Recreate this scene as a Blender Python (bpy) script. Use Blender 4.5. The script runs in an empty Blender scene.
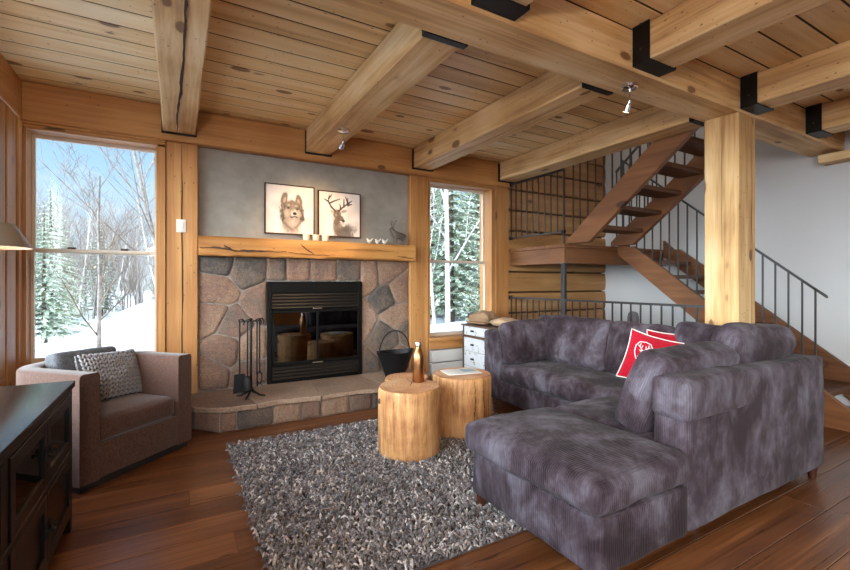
import bpy, bmesh, math, random
from mathutils import Vector, Matrix, noise as mnoise
random.seed(7)
PI = math.pi
S = bpy.context.scene
COL = S.collection
R = math.radians

# ------------------------------------------------------------------ materials
MATS = {}

class NT:
    def __init__(s, name):
        s.m = bpy.data.materials.new(name); s.m.use_nodes = True
        s.t = s.m.node_tree; s.t.nodes.clear()
        s.out = s.n('ShaderNodeOutputMaterial')
        s.b = s.n('ShaderNodeBsdfPrincipled')
        s.l(s.b.outputs[0], s.out.inputs[0])
        MATS[name] = s.m
    def n(s, ty, **kw):
        x = s.t.nodes.new(ty)
        for k, v in kw.items(): setattr(x, k, v)
        return x
    def l(s, a, b): s.t.links.new(a, b)
    def v(s, sock, val):
        if hasattr(val, 'is_output') or isinstance(val, bpy.types.NodeSocket): s.l(val, sock)
        else: sock.default_value = val
    def math(s, op, a, b=0.0, c=None):
        x = s.n('ShaderNodeMath', operation=op); s.v(x.inputs[0], a); s.v(x.inputs[1], b)
        if c is not None: s.v(x.inputs[2], c)
        return x.outputs[0]
    def vmath(s, op, a, b=(0, 0, 0)):
        x = s.n('ShaderNodeVectorMath', operation=op); s.v(x.inputs[0], a); s.v(x.inputs[1], b)
        return x.outputs[0]
    def coord(s, scale=(1, 1, 1), rnd=True, loc=None):
        tc = s.n('ShaderNodeTexCoord').outputs['Object']
        if rnd:
            oi = s.n('ShaderNodeObjectInfo').outputs['Random']
            cx = s.n('ShaderNodeCombineXYZ')
            for i, k in enumerate((17.3, 31.7, 23.1)): s.v(cx.inputs[i], s.math('MULTIPLY', oi, k))
            tc = s.vmath('ADD', tc, cx.outputs[0])
        return s.vmath('MULTIPLY', tc, scale)
    def noise(s, vec, scale=1, detail=4, rough=.55, dist=0):
        x = s.n('ShaderNodeTexNoise'); s.v(x.inputs['Vector'], vec)
        x.inputs['Scale'].default_value = scale; x.inputs['Detail'].default_value = detail
        x.inputs['Roughness'].default_value = rough; x.inputs['Distortion'].default_value = dist
        return x.outputs['Fac']
    def ramp(s, fac, stops):
        x = s.n('ShaderNodeValToRGB'); s.v(x.inputs[0], fac)
        e = x.color_ramp.elements
        while len(e) < len(stops): e.new(0.5)
        for i, (p, c) in enumerate(stops):
            e[i].position = p
            e[i].color = (*c, 1) if len(c) == 3 else c
        return x.outputs[0]
    def mix(s, fac, a, b, mode='MIX'):
        x = s.n('ShaderNodeMix', data_type='RGBA', blend_type=mode)
        s.v(x.inputs[0], fac)
        for i, c in ((6, a), (7, b)):
            if isinstance(c, tuple) and len(c) == 3: c = (*c, 1)
            s.v(x.inputs[i], c)
        return x.outputs[2]
    def bump(s, h, strength=.3, dist=.01):
        x = s.n('ShaderNodeBump'); s.v(x.inputs['Height'], h)
        x.inputs['Strength'].default_value = strength; x.inputs['Distance'].default_value = dist
        s.l(x.outputs[0], s.b.inputs['Normal'])
    def col(s, c):
        if isinstance(c, tuple): s.b.inputs['Base Color'].default_value = (*c, 1)
        else: s.l(c, s.b.inputs['Base Color'])
    def p(s, **kw):
        for k, val in kw.items():
            s.v(s.b.inputs[k.replace('_', ' ')], val)
        return s

def plain(name, c, rough=.5, metal=0, spec=.5, bump=0, bscale=60, **kw):
    m = NT(name); m.col(c)
    m.p(Roughness=rough, Metallic=metal)
    m.b.inputs['Specular IOR Level'].default_value = spec
    if bump: m.bump(m.noise(m.coord(), bscale, 4), bump, .004)
    m.p(**kw)
    return m.m

def wood(name, axis, dark, mid, light, rough=.55, knots=.5, knot_col=None, fine=1.0, island=False, grain=.5, blotch=.35, spec=.4):
    """timber with grain along one axis of the object"""
    m = NT(name)
    along, across = .55, 7.0 * fine
    sc = [across] * 3; sc[axis] = along
    tc = m.n('ShaderNodeTexCoord').outputs['Object']
    rndv = m.n('ShaderNodeNewGeometry').outputs['Random Per Island'] if island else m.n('ShaderNodeObjectInfo').outputs['Random']
    cx = m.n('ShaderNodeCombineXYZ')
    for i, k in enumerate((17.3, 31.7, 23.1)): m.v(cx.inputs[i], m.math('MULTIPLY', rndv, k))
    base = m.vmath('ADD', tc, cx.outputs[0])
    v = m.vmath('MULTIPLY', base, tuple(sc))
    n1 = m.noise(v, 1.0, 6, .6, .6)
    v2 = m.vmath('MULTIPLY', base, tuple(s * (5 if i != axis else 2.2) for i, s in enumerate(sc)))
    n2 = m.noise(v2, 1.0, 3, .6, .2)
    n3 = m.noise(base, 1.3, 2, .5)
    f = m.math('ADD', m.math('MULTIPLY', n1, .62), m.math('ADD', m.math('MULTIPLY', n2, grain * .38), m.math('MULTIPLY', n3, blotch)))
    if island: f = m.math('ADD', f, m.math('MULTIPLY', m.math('SUBTRACT', rndv, .5), .20))
    mu = .31 + .19 * grain + .5 * blotch; c = m.ramp(f, [(mu - .19, dark), (mu, mid), (mu + .19, light)])
    if knots:
        ks = [4.2] * 3; ks[axis] = 2.0
        vo = m.n('ShaderNodeTexVoronoi', feature='F1'); m.v(vo.inputs['Vector'], m.vmath('MULTIPLY', base, tuple(ks)))
        vo.inputs['Scale'].default_value = 1.0
        sep = m.n('ShaderNodeSeparateColor'); m.l(vo.outputs['Color'], sep.inputs[0])
        size = m.math('MULTIPLY', m.math('GREATER_THAN', sep.outputs[0], 1 - knots), m.math('MULTIPLY_ADD', sep.outputs[1], .12, .085))
        d = m.math('SUBTRACT', size, m.math('ADD', vo.outputs['Distance'], m.math('MULTIPLY', m.math('SUBTRACT', n2, .5), .05)))
        k = m.math('MULTIPLY', d, 30.0); k.node.use_clamp = True
        halo = m.math('MULTIPLY_ADD', d, 7.0, .45); halo.node.use_clamp = True
        kc = knot_col or tuple(x * .33 for x in dark)
        c = m.mix(m.math('MULTIPLY', halo, .35), c, dark)
        c = m.mix(m.math('MULTIPLY', k, .85), c, kc)
        ks = [7.0] * 3; ks[axis] = 3.6
        vo = m.n('ShaderNodeTexVoronoi', feature='F1'); m.v(vo.inputs['Vector'], m.vmath('MULTIPLY', base, tuple(ks)))
        sep = m.n('ShaderNodeSeparateColor'); m.l(vo.outputs['Color'], sep.inputs[0])
        d = m.math('SUBTRACT', m.math('MULTIPLY', m.math('GREATER_THAN', sep.outputs[0], 1 - knots * .5), m.math('MULTIPLY_ADD', sep.outputs[1], .13, .09)), vo.outputs['Distance'])
        k = m.math('MULTIPLY', d, 18.0); k.node.use_clamp = True
        c = m.mix(m.math('MULTIPLY', k, .75), c, kc)
    m.col(c)
    m.p(Roughness=m.math('MULTIPLY_ADD', n2, .2, rough - .1))
    m.b.inputs['Specular IOR Level'].default_value = spec
    m.bump(m.math('ADD', n2, n1), .25, .004)
    return m.m

# pine of the ceiling, timbers, trims ...
PD, PM, PL = (.36, .155, .040), (.58, .30, .095), (.74, .46, .19)
def tri(name, *a, **k):
    for i, ax in enumerate('xyz'): wood(name + '_' + ax, i, *a, **k)
tri('timber', (.36, .18, .062), (.66, .42, .185), (.84, .65, .385), knots=.55, knot_col=(.17, .07, .025), rough=.6, grain=1.0, blotch=.5)
tri('trim', (.28, .108, .030), (.44, .198, .062), (.58, .30, .105), knots=.4, rough=.5, fine=1.3, grain=.8)
tri('stairwood', (.085, .030, .011), (.17, .066, .024), (.27, .115, .045), knots=.3, rough=.5)
tri('tread', (.06, .022, .009), (.11, .043, .018), (.17, .07, .03), knots=.2, rough=.45)
wood('ceilwood', 0, (.54, .31, .12), (.80, .57, .27), (.90, .74, .46), knots=.7, knot_col=(.16, .06, .018), island=True, rough=.5, fine=1.2)
wood('floorwood', 0, (.062, .020, .007), (.155, .055, .018), (.29, .12, .044), knots=.35, island=True, rough=.31, fine=1.7, spec=.6, grain=1.1, blotch=.25)
wood('logwood', 0, (.22, .095, .03), (.36, .175, .06), (.50, .28, .11), knots=.3, rough=.6)
wood('mantelwood', 0, (.25, .085, .018), (.50, .225, .060), (.66, .35, .12), knots=.5, rough=.5, knot_col=(.09, .03, .01))
for nm_, rg_, sp_ in (('espresso_top', .24, .6), ('espresso_y', .30, .30), ('espresso_z', .34, .25)):
    _m = NT(nm_); _n = _m.noise(_m.coord((30, 1.5, 30)), 1, 4); _m.col(_m.ramp(_n, [(.35, (.0045, .0026, .0028)), (.65, (.0085, .0050, .0052))])); _m.p(Roughness=rg_); _m.b.inputs['Specular IOR Level'].default_value = sp_


def stump_mats():
    m = NT('stump_side')
    v = m.coord((26, 26, 2.4)); n1 = m.noise(v, 1, 7, .7, .8); n2 = m.noise(m.coord((1, 1, 1)), 5, 4, .6)
    n3 = m.noise(m.coord((45, 45, 3)), 1, 2, .6)
    f = m.math('ADD', m.math('MULTIPLY', n1, .6), m.math('MULTIPLY', n2, .4))
    c = m.ramp(f, [(.33, (.15, .055, .018)), (.44, (.37, .16, .055)), (.54, (.54, .275, .105)), (.68, (.64, .385, .185))])
    m.col(c); m.p(Roughness=.6); m.bump(m.math('ADD', n1, m.math('MULTIPLY', n3, .4)), .5, .01)
    m = NT('stump_top')
    tc = m.coord((1, 1, 0), rnd=False)
    r = m.n('ShaderNodeVectorMath', operation='LENGTH'); m.l(tc, r.inputs[0])
    w = m.math('ADD', m.math('MULTIPLY', r.outputs['Value'], 190.0), m.math('MULTIPLY', m.noise(tc, 6, 3), 12.0))
    s = m.math('SINE', w)
    n2 = m.noise(m.coord(), 4, 4)
    f = m.math('ADD', m.math('MULTIPLY', s, .06), n2)
    m.col(m.ramp(f, [(.3, (.44, .19, .085)), (.5, (.62, .32, .16)), (.7, (.72, .45, .25))]))
    m.p(Roughness=.45); m.bump(s, .1, .002)
stump_mats()

def cord_mat():
    m = NT('corduroy')
    tc = m.n('ShaderNodeTexCoord').outputs['Object']
    geo = m.n('ShaderNodeTexCoord').outputs['Normal']
    sn = m.n('ShaderNodeSeparateXYZ'); m.l(geo, sn.inputs[0])
    sp = m.n('ShaderNodeSeparateXYZ'); m.l(tc, sp.inputs[0])
    ay = m.math('GREATER_THAN', m.math('ABSOLUTE', sn.outputs[1]), .62)
    coord = m.math('ADD', m.math('MULTIPLY', ay, sp.outputs[0]), m.math('MULTIPLY', m.math('SUBTRACT', 1.0, ay), sp.outputs[1]))
    w = m.math('SINE', m.math('MULTIPLY', coord, 2 * PI / .013))
    h = m.math('POWER', m.math('MULTIPLY_ADD', w, .5, .5), .7)
    tr = m.coord()
    n1 = m.noise(m.vmath('MULTIPLY', tr, (1, 1, .75)), 3.8, 5, .62, .35); n2 = m.noise(m.vmath('MULTIPLY', tr, (1.2, 1.2, .6)), 14, 4, .6, .4)
    f = m.math('ADD', m.math('MULTIPLY', n1, .76), m.math('MULTIPLY', n2, .24))
    c = m.ramp(f, [(.41, (.017, .0088, .0125)), (.485, (.045, .0305, .0395)), (.55, (.082, .066, .084)), (.64, (.142, .130, .162))])
    c = m.mix(m.math('MULTIPLY', m.math('SUBTRACT', 1.0, h), .35), c, (.05, .04, .048))
    m.col(c)
    m.p(Roughness=.85)
    m.b.inputs['Sheen Weight'].default_value = .05; m.b.inputs['Sheen Roughness'].default_value = .4
    m.b.inputs['Specular IOR Level'].default_value = .2
    m.bump(m.math('ADD', h, m.math('MULTIPLY', n2, .4)), .55, .004)
cord_mat()

def tweed(name, a, b, cfl, sc=260):
    m = NT(name)
    v = m.coord(rnd=False)
    n = m.noise(m.vmath('MULTIPLY', v, (1, 1, .3)), sc * .55, 2, .7)
    n2 = m.noise(m.vmath('MULTIPLY', v, (.3, .3, 1)), sc * .55, 2, .7)
    n3 = m.noise(v, 9, 3)
    f = m.math('ADD', m.math('MULTIPLY', n, .5), m.math('MULTIPLY', n2, .5))
    c = m.ramp(f, [(.38, a), (.52, b), (.66, cfl)])
    c = m.mix(m.math('MULTIPLY', n3, .25), c, a)
    m.col(c); m.p(Roughness=.9); m.b.inputs['Sheen Weight'].default_value = .25
    m.b.inputs['Specular IOR Level'].default_value = .2
    m.bump(f, .35, .004)
tweed('chair_tweed', (.055, .025, .017), (.096, .048, .034), (.150, .090, .068), 380)
tweed('grey_tweed', (.05, .052, .06), (.09, .092, .10), (.15, .155, .17), 240)
tweed('red_cloth', (.30, .0015, .012), (.42, .003, .020), (.50, .008, .034), 300)
plain('white_cord', (.80, .70, .68), .8)

def stone(name, ramp, sc=3, bump=.6):
    m = NT(name)
    rnd = m.n('ShaderNodeNewGeometry').outputs['Random Per Island']
    tc = m.n('ShaderNodeTexCoord').outputs['Object']
    cx = m.n('ShaderNodeCombineXYZ'); m.v(cx.inputs[0], m.math('MULTIPLY', rnd, 19.0)); m.v(cx.inputs[1], m.math('MULTIPLY', rnd, 43.0))
    v = m.vmath('ADD', tc, cx.outputs[0])
    n1 = m.noise(v, sc, 5, .6); n2 = m.noise(v, sc * 9, 5, .7); n3 = m.noise(v, sc * 30, 3, .7)
    f = m.math('ADD', m.math('MULTIPLY', n1, .42), m.math('ADD', m.math('MULTIPLY', n2, .34), m.math('MULTIPLY', rnd, .30)))
    c = m.ramp(f, ramp)
    c = m.mix(m.ramp(n3, [(.36, (0, 0, 0)), (.56, (1, 1, 1))]), m.mix(.50, c, (.045, .038, .034)), c)
    m.col(c); m.p(Roughness=.8); m.b.inputs['Specular IOR Level'].default_value = .3
    m.bump(m.math('ADD', n2, m.math('MULTIPLY', n3, .6)), bump, .02)
stone('fieldstone', [(.36, (.115, .10, .092)), (.45, (.215, .155, .12)), (.53, (.30, .17, .125)), (.60, (.37, .23, .15)), (.70, (.46, .30, .23))], 3, 1.0)
stone('flagstone', [(.36, (.27, .18, .13)), (.52, (.40, .265, .185)), (.68, (.50, .36, .265))], 2.5, .7)
def mort():
    m = NT('mortar'); n = m.noise(m.coord(rnd=False), 14, 5, .7)
    m.col(m.ramp(n, [(.35, (.17, .14, .12)), (.65, (.30, .25, .21))])); m.p(Roughness=.9); m.bump(n, .5, .01)
mort()
def concrete():
    m = NT('concrete'); v = m.coord(rnd=False); n = m.noise(v, 2.2, 5, .6, .4); n2 = m.noise(v, 10, 4)
    m.col(m.ramp(m.math('ADD', m.math('MULTIPLY', n, .7), m.math('MULTIPLY', n2, .3)), [(.36, (.230, .202, .172)), (.52, (.292, .258, .220)), (.68, (.36, .32, .275))]))
    m.p(Roughness=.75); m.bump(n2, .15, .004)
concrete()
plain('white_paint', (.54, .54, .55), .7, bump=.06)
plain('cream_paint', (.70, .68, .64), .7)
plain('black_steel', (.012, .012, .013), .45, .6, bump=.1)
plain('rail_steel', (.045, .043, .044), .42, .5)
plain('iron', (.008, .008, .009), .5, .2, .3, bump=.15)
plain('firebox_black', (.005, .0045, .004), .5, 0, .12)
plain('louvre_black', (.020, .017, .015), .38, .3)
plain('firebox_inner', (.055, .045, .04), .9)
plain('chrome', (.78, .78, .80), .15, 1)
plain('steel_cap', (.62, .60, .57), .28, 1)
plain('copper', (.42, .20, .085), .30, 1)
plain('pewter', (.24, .20, .155), .42, .75)
plain('shade_metal', (.36, .32, .27), .42, .55)
plain('switch_plastic', (.74, .71, .65), .45)
plain('vinyl', (.62, .52, .42), .45)
plain('crack', (.045, .022, .010), .9)
plain('bark_knot', (.07, .030, .013), .8)
plain('paper_white', (.80, .80, .78), .6)
plain('paper_blue', (.34, .42, .47), .6)
plain('kraft', (.30, .185, .105), .75, bump=.5, bscale=25)
plain('kraft_pale', (.44, .30, .19), .75, bump=.5, bscale=25)
plain('dark_wood_leg', (.045, .012, .006), .4)
plain('plinth_black', (.010, .009, .009), .6)
plain('grey_bag', (.13, .12, .125), .85, bump=.3, bscale=30)
plain('ceramic_white', (.75, .70, .62), .4)
plain('cream_glass', (.80, .66, .45), .3)
plain('wax', (.80, .62, .38), .5)
plain('figurine', (.10, .075, .055), .6, bump=.3)
plain('knit', (.25, .24, .25), .9, bump=.4, bscale=160)
plain('knit_dark', (.035, .03, .03), .95)
plain('gap_dark', (.05, .024, .010), .9)  # dark brown; also gives board gaps their shade as colour
plain('ash_log', (.16, .10, .065), .9, bump=.6, bscale=20)
plain('lamp_emit', (1, .8, .5), .5, Emission_Color=(1, .72, .38, 1), Emission_Strength=9.0)
plain('spot_emit', (1, .9, .75), .5, Emission_Color=(1, .85, .62, 1), Emission_Strength=1.5)
plain('heater', (.62, .61, .60), .5)
def distressed():
    m = NT('distressed'); n = m.noise(m.coord(rnd=True), 16, 5, .7, .5)
    m.col(m.ramp(n, [(.33, (.12, .10, .09)), (.37, (.40, .40, .42)), (.45, (.60, .62, .66))])); m.p(Roughness=.7)
distressed()
plain('chest_brown', (.10, .055, .034), .6, bump=.3)
def glass(name, tint, refl=.06):
    m = NT(name); m.t.nodes.remove(m.b)
    tr = m.n('ShaderNodeBsdfTransparent'); tr.inputs[0].default_value = (*tint, 1)
    gl = m.n('ShaderNodeBsdfGlossy'); gl.inputs['Roughness'].default_value = .02
    fr = m.n('ShaderNodeFresnel'); fr.inputs[0].default_value = 1.5
    ms = m.n('ShaderNodeMixShader')
    m.l(m.math('MULTIPLY', fr.outputs[0], refl), ms.inputs[0]); m.l(tr.outputs[0], ms.inputs[1]); m.l(gl.outputs[0], ms.inputs[2]); m.l(ms.outputs[0], m.out.inputs[0])
glass('window_glass', (.96, .98, .97), .3)
glass('fire_glass', (.30, .27, .24), 3.0)
glass('cabinet_glass', (.04, .03, .03), .9)
glass('candle_glass', (.95, .85, .7), 1.2)

def rugmats():
    m = NT('rug_yarn')
    rnd = m.n('ShaderNodeNewGeometry').outputs['Random Per Island']
    n = m.noise(m.coord(rnd=False), 3, 3)
    f = m.math('ADD', rnd, m.math('MULTIPLY', m.math('SUBTRACT', n, .5), .5))
    m.col(m.ramp(f, [(0, (.060, .052, .056)), (.3, (.125, .106, .108)), (.55, (.195, .168, .165)), (.78, (.28, .245, .24)), (.95, (.62, .56, .53))]))
    m.p(Roughness=.9); m.b.inputs['Sheen Weight'].default_value = .3; m.b.inputs['Specular IOR Level'].default_value = .2
    plain('cream_wool', (.78, .72, .62), .95, bump=.3)
    plain('rug_back', (.06, .05, .05), .95)
rugmats()

def outside_mats():
    m = NT('snow'); n = m.noise(m.coord(rnd=False), 1.2, 5, .6); n2 = m.noise(m.coord(rnd=False), 9, 3)
    m.col(m.ramp(n, [(.3, (.52, .56, .62)), (.7, (.66, .69, .73))])); m.p(Roughness=.75)
    m.bump(m.math('ADD', n, m.math('MULTIPLY', n2, .3)), .5, .25)
    for nm, a, b in (('bark_grey', (.10, .082, .075), (.22, .19, .17)), ('birch', (.38, .34, .31), (.62, .58, .55)), ('bark_brown', (.07, .05, .038), (.16, .12, .09))):
        m = NT(nm); n = m.noise(m.coord((1, 1, 3)), 5, 4); m.col(m.ramp(n, [(.35, a), (.65, b)])); m.p(Roughness=.85)
    m = NT('needles'); n = m.n('ShaderNodeNewGeometry').outputs['Random Per Island']
    m.col(m.ramp(n, [(0, (.15, .21, .14)), (.45, (.33, .41, .29)), (.75, (.54, .61, .49)), (1, (.80, .84, .80))])); m.p(Roughness=.8)
outside_mats()
M = MATS

# ------------------------------------------------------------------ mesh builder
WORLDLOC = {}      # root name -> world location used while building in world coordinates

class MB:
    def __init__(s): s.v = []; s.f = []
    def raw(s, vs, fs):
        o = len(s.v); s.v += [tuple(p) for p in vs]; s.f += [tuple(i + o for i in f) for f in fs]; return s
    def bm(s, bm):
        bm.verts.index_update(); s.raw([v.co for v in bm.verts], [[v.index for v in f.verts] for f in bm.faces]); bm.free(); return s
    def box(s, x0, x1, y0, y1, z0, z1, bev=0, seg=1, cuts=None, jit=0, mat=None):
        b = bmesh.new(); bmesh.ops.create_cube(b, size=1)
        for v in b.verts:
            v.co = Vector(((x0 + x1) / 2 + v.co.x * (x1 - x0), (y0 + y1) / 2 + v.co.y * (y1 - y0), (z0 + z1) / 2 + v.co.z * (z1 - z0)))
        if bev: bmesh.ops.bevel(b, geom=b.edges[:], offset=bev, segments=seg, affect='EDGES', profile=.5)
        if cuts:
            ax, n = cuts
            lo, hi = ((x0, x1), (y0, y1), (z0, z1))[ax]
            for i in range(1, n):
                no = Vector((0, 0, 0)); no[ax] = 1
                co = Vector((0, 0, 0)); co[ax] = lo + (hi - lo) * i / n
                bmesh.ops.bisect_plane(b, geom=b.verts[:] + b.edges[:] + b.faces[:], plane_co=co, plane_no=no)
            if jit:
                for v in b.verts: v.co += mnoise.noise_vector(v.co * 2.3) * jit
        if mat is not None:
            for v in b.verts: v.co = mat @ v.co
        return s.bm(b)
    def prism(s, pts, ax, a0, a1, bev=0):
        """extrude a polygon given in the two other axes along axis ax"""
        def P(p, a):
            return {0: (a, p[0], p[1]), 1: (p[0], a, p[1]), 2: (p[0], p[1], a)}[ax]
        b = bmesh.new()
        lo = [b.verts.new(P(p, a0)) for p in pts]; hi = [b.verts.new(P(p, a1)) for p in pts]
        n = len(pts); b.faces.new(lo); b.faces.new(hi)
        for i in range(n): b.faces.new((lo[i], lo[(i + 1) % n], hi[(i + 1) % n], hi[i]))
        bmesh.ops.recalc_face_normals(b, faces=b.faces[:])
        if bev: bmesh.ops.bevel(b, geom=b.edges[:], offset=bev, segments=1, affect='EDGES')
        return s.bm(b)
    def tube(s, pts, r, seg=8, caps=True):
        pts = [Vector(p) for p in pts]; n = len(pts)
        rs = r if isinstance(r, (list, tuple)) else [r] * n
        o = len(s.v); ref = Vector((.31, .17, .93))
        for i, p in enumerate(pts):
            d = (pts[min(i + 1, n - 1)] - pts[max(i - 1, 0)]).normalized()
            if abs(d.dot(ref)) > .97: ref = Vector((.9, .1, .2))
            a = d.cross(ref).normalized(); b = d.cross(a)
            for k in range(seg):
                t = 2 * PI * k / seg
                s.v.append(tuple(p + (a * math.cos(t) + b * math.sin(t)) * rs[i]))
        for i in range(n - 1):
            for k in range(seg):
                s.f.append((o + i * seg + k, o + i * seg + (k + 1) % seg, o + (i + 1) * seg + (k + 1) % seg, o + (i + 1) * seg + k))
        if caps:
            s.f.append(tuple(o + k for k in range(seg))); s.f.append(tuple(o + (n - 1) * seg + k for k in reversed(range(seg))))
        return s
    def cyl(s, p0, p1, r0, r1=None, seg=16): return s.tube([p0, p1], [r0, r0 if r1 is None else r1], seg)
    def lathe(s, prof, c=(0, 0, 0), seg=24, caps=True):
        o = len(s.v); n = len(prof)
        for r, z in prof:
            for k in range(seg):
                t = 2 * PI * k / seg
                s.v.append((c[0] + r * math.cos(t), c[1] + r * math.sin(t), c[2] + z))
        for i in range(n - 1):
            for k in range(seg):
                s.f.append((o + i * seg + k, o + i * seg + (k + 1) % seg, o + (i + 1) * seg + (k + 1) % seg, o + (i + 1) * seg + k))
        if caps:
            s.f.append(tuple(o + k for k in reversed(range(seg)))); s.f.append(tuple(o + (n - 1) * seg + k for k in range(seg)))
        return s
    def ball(s, c, r, seg=10, rings=6, mat=None):
        r = r if isinstance(r, (tuple, list)) else (r, r, r)
        vs, fs = [], []
        for i in range(rings + 1):
            ph = PI * i / rings
            for k in range(seg):
                t = 2 * PI * k / seg
                p = Vector((r[0] * math.sin(ph) * math.cos(t), r[1] * math.sin(ph) * math.sin(t), -r[2] * math.cos(ph)))
                if mat is not None: p = mat @ p
                vs.append(p + Vector(c))
        for i in range(rings):
            for k in range(seg): fs.append((i * seg + k, i * seg + (k + 1) % seg, (i + 1) * seg + (k + 1) % seg, (i + 1) * seg + k))
        return s.raw(vs, fs)
    def xf(s, mat): s.v = [tuple(mat @ Vector(p)) for p in s.v]; return s
    def build(s, name, mat, parent=None, ang=40, smooth=True, recalc=False, origin=None):
        me = bpy.data.meshes.new(name)
        xs, ys, zs = zip(*s.v)
        if origin is None: origin = Vector(((min(xs) + max(xs)) / 2, (min(ys) + max(ys)) / 2, min(zs)))
        else: origin = Vector(origin)
        me.from_pydata([tuple(Vector(p) - origin) for p in s.v], [], s.f)
        if recalc:
            b = bmesh.new(); b.from_mesh(me); bmesh.ops.remove_doubles(b, verts=b.verts[:], dist=1e-5); bmesh.ops.recalc_face_normals(b, faces=b.faces[:]); b.to_mesh(me); b.free()
        if smooth:
            me.polygons.foreach_set('use_smooth', [True] * len(me.polygons))
            if ang < 180: me.set_sharp_from_angle(angle=R(ang))
        me.update()
        me.materials.append(M[mat] if isinstance(mat, str) else mat)
        o = bpy.data.objects.new(name, me); COL.objects.link(o)
        o.location = origin
        if parent is not None:
            o.parent = parent
            o.location = origin - WORLDLOC.get(parent.name, Vector((0, 0, 0)))
        WORLDLOC[o.name] = origin
        return o

def tag(o, label, cat, group=None, kind=None):
    o['label'] = label; o['category'] = cat
    if group: o['group'] = group
    if kind: o['kind'] = kind
    return o
def thing(name, label, cat, loc=(0, 0, 0), rz=0, group=None, kind=None, local=False):
    """an Empty at the thing's base; parts are built in world coordinates, or in its own frame when local"""
    o = bpy.data.objects.new(name, None); COL.objects.link(o); o.empty_display_size = .1
    o.location = loc; o.rotation_euler = (0, 0, rz)
    WORLDLOC[o.name] = Vector((0, 0, 0)) if local else Vector(loc)
    return tag(o, label, cat, group, kind)
def struct(o, label=None):
    o['kind'] = 'structure'
    if label: o['label'] = label
    return o
def dup(root, loc=None, rz=None, label=None, group=None, scale=None):
    r = root.copy(); COL.objects.link(r)
    if loc is not None: r.location = loc
    if rz is not None: r.rotation_euler = (root.rotation_euler[0], root.rotation_euler[1], rz)
    if scale: r.scale = scale if isinstance(scale, tuple) else (scale,) * 3
    if label: r['label'] = label
    if group: r['group'] = group
    for ch in list(root.children):
        c = ch.copy(); COL.objects.link(c); c.parent = r
        for g in list(ch.children):
            d = g.copy(); COL.objects.link(d); d.parent = c
    return r

def ribbon_crack(pts, w, nrm, name, parent, mat='crack'):
    """a drying check in a timber: a thin ragged dark seam lying on the face"""
    m = MB(); n = Vector(nrm); vs = []; fs = []
    P = [Vector(p) for p in pts]; L = []
    for i in range(len(P) - 1):
        for k in range(6): L.append(P[i].lerp(P[i + 1], k / 6))
    L.append(P[-1])
    d = (P[-1] - P[0]).normalized(); a = d.cross(n).normalized()
    for i, p in enumerate(L):
        t = i / (len(L) - 1); ww = w * (.35 + .65 * math.sin(PI * min(1, max(0, t * .9 + .08)))) * random.uniform(.6, 1.2)
        p = p + a * random.uniform(-.004, .004) + n * .0012
        vs += [p - a * ww / 2, p + a * ww / 2]
    for i in range(len(L) - 1): fs.append((2 * i, 2 * i + 1, 2 * i + 3, 2 * i + 2))
    return m.raw(vs, fs).build(name, mat, parent, smooth=False)

# soft upholstery ------------------------------------------------------------
def softbox(sx, sy, sz, r=.05, crown=(0, 0, .02), n=14, wob=.004, seed=0, droop=0):
    """upholstered block centred on x and y, standing on z=0; crown = bulge of the faces along each axis"""
    b = bmesh.new(); bmesh.ops.create_cube(b, size=2)
    bmesh.ops.subdivide_edges(b, edges=b.edges[:], cuts=n, use_grid_fill=True)
    hx, hy, hz = sx / 2, sy / 2, sz / 2
    off = Vector((seed * 3.1, seed * 1.7, seed))
    for v in b.verts:
        u = Vector([math.copysign(abs(c) ** .8, c) for c in v.co])
        p = Vector((u.x * hx, u.y * hy, u.z * hz))
        q = Vector((max(-hx + r, min(hx - r, p.x)), max(-hy + r, min(hy - r, p.y)), max(-hz + r, min(hz - r, p.z))))
        d = p - q
        if d.length > 1e-7: p = q + d.normalized() * r
        bl = [(1 - u[i] ** 2) for i in range(3)]
        p.x += u.x * crown[0] * bl[1] * bl[2]; p.y += u.y * crown[1] * bl[0] * bl[2]; p.z += u.z * crown[2] * bl[0] * bl[1]
        p += mnoise.noise_vector(p * 4 + off) * wob * 1.5 + mnoise.noise_vector(p * 11 + off) * wob * .6
        v.co = p + Vector((0, 0, hz))
    return MB().bm(b)

def pillow_shape(w, h, t, n=20, p=2.2, ear=.06, seed=0):
    """knife-edge pillow in the xz plane, standing on z=0, front towards -y; also returns its surface function"""
    def surf(u, v, side=-1):
        e = max(0.0, (1 - abs(u) ** p) * (1 - abs(v) ** p)) ** .55
        pull = 1 - ear * (1 - abs(u) ** 2) * (abs(v) ** 3)
        pullx = 1 - ear * (1 - abs(v) ** 2) * (abs(u) ** 3)
        x = u * w / 2 * pullx; z = h / 2 + v * h / 2 * pull
        w_ = mnoise.noise(Vector((u * 2 + seed, v * 2, seed))) * .012 * e
        return Vector((x, side * t / 2 * e + w_, z))
    m = MB()
    for side in (-1, 1):
        vs = [surf(-1 + 2 * i / n, -1 + 2 * j / n, side) for j in range(n + 1) for i in range(n + 1)]
        fs = []
        for j in range(n):
            for i in range(n):
                a = j * (n + 1) + i; q = (a, a + 1, a + n + 2, a + n + 1)
                fs.append(q if side < 0 else q[::-1])
        m.raw(vs, fs)
    return m, surf

# ================================================================== THE ROOM
XL, XR, YB, YF, ZC = -1.20, 6.50, 5.12, -4.20, 3.13      # left, right, fireplace wall, wall behind the camera, ceiling
SX, SY, ZU = 4.382, 2.23, 5.60                            # stairwell opening and its upper ceiling

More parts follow.
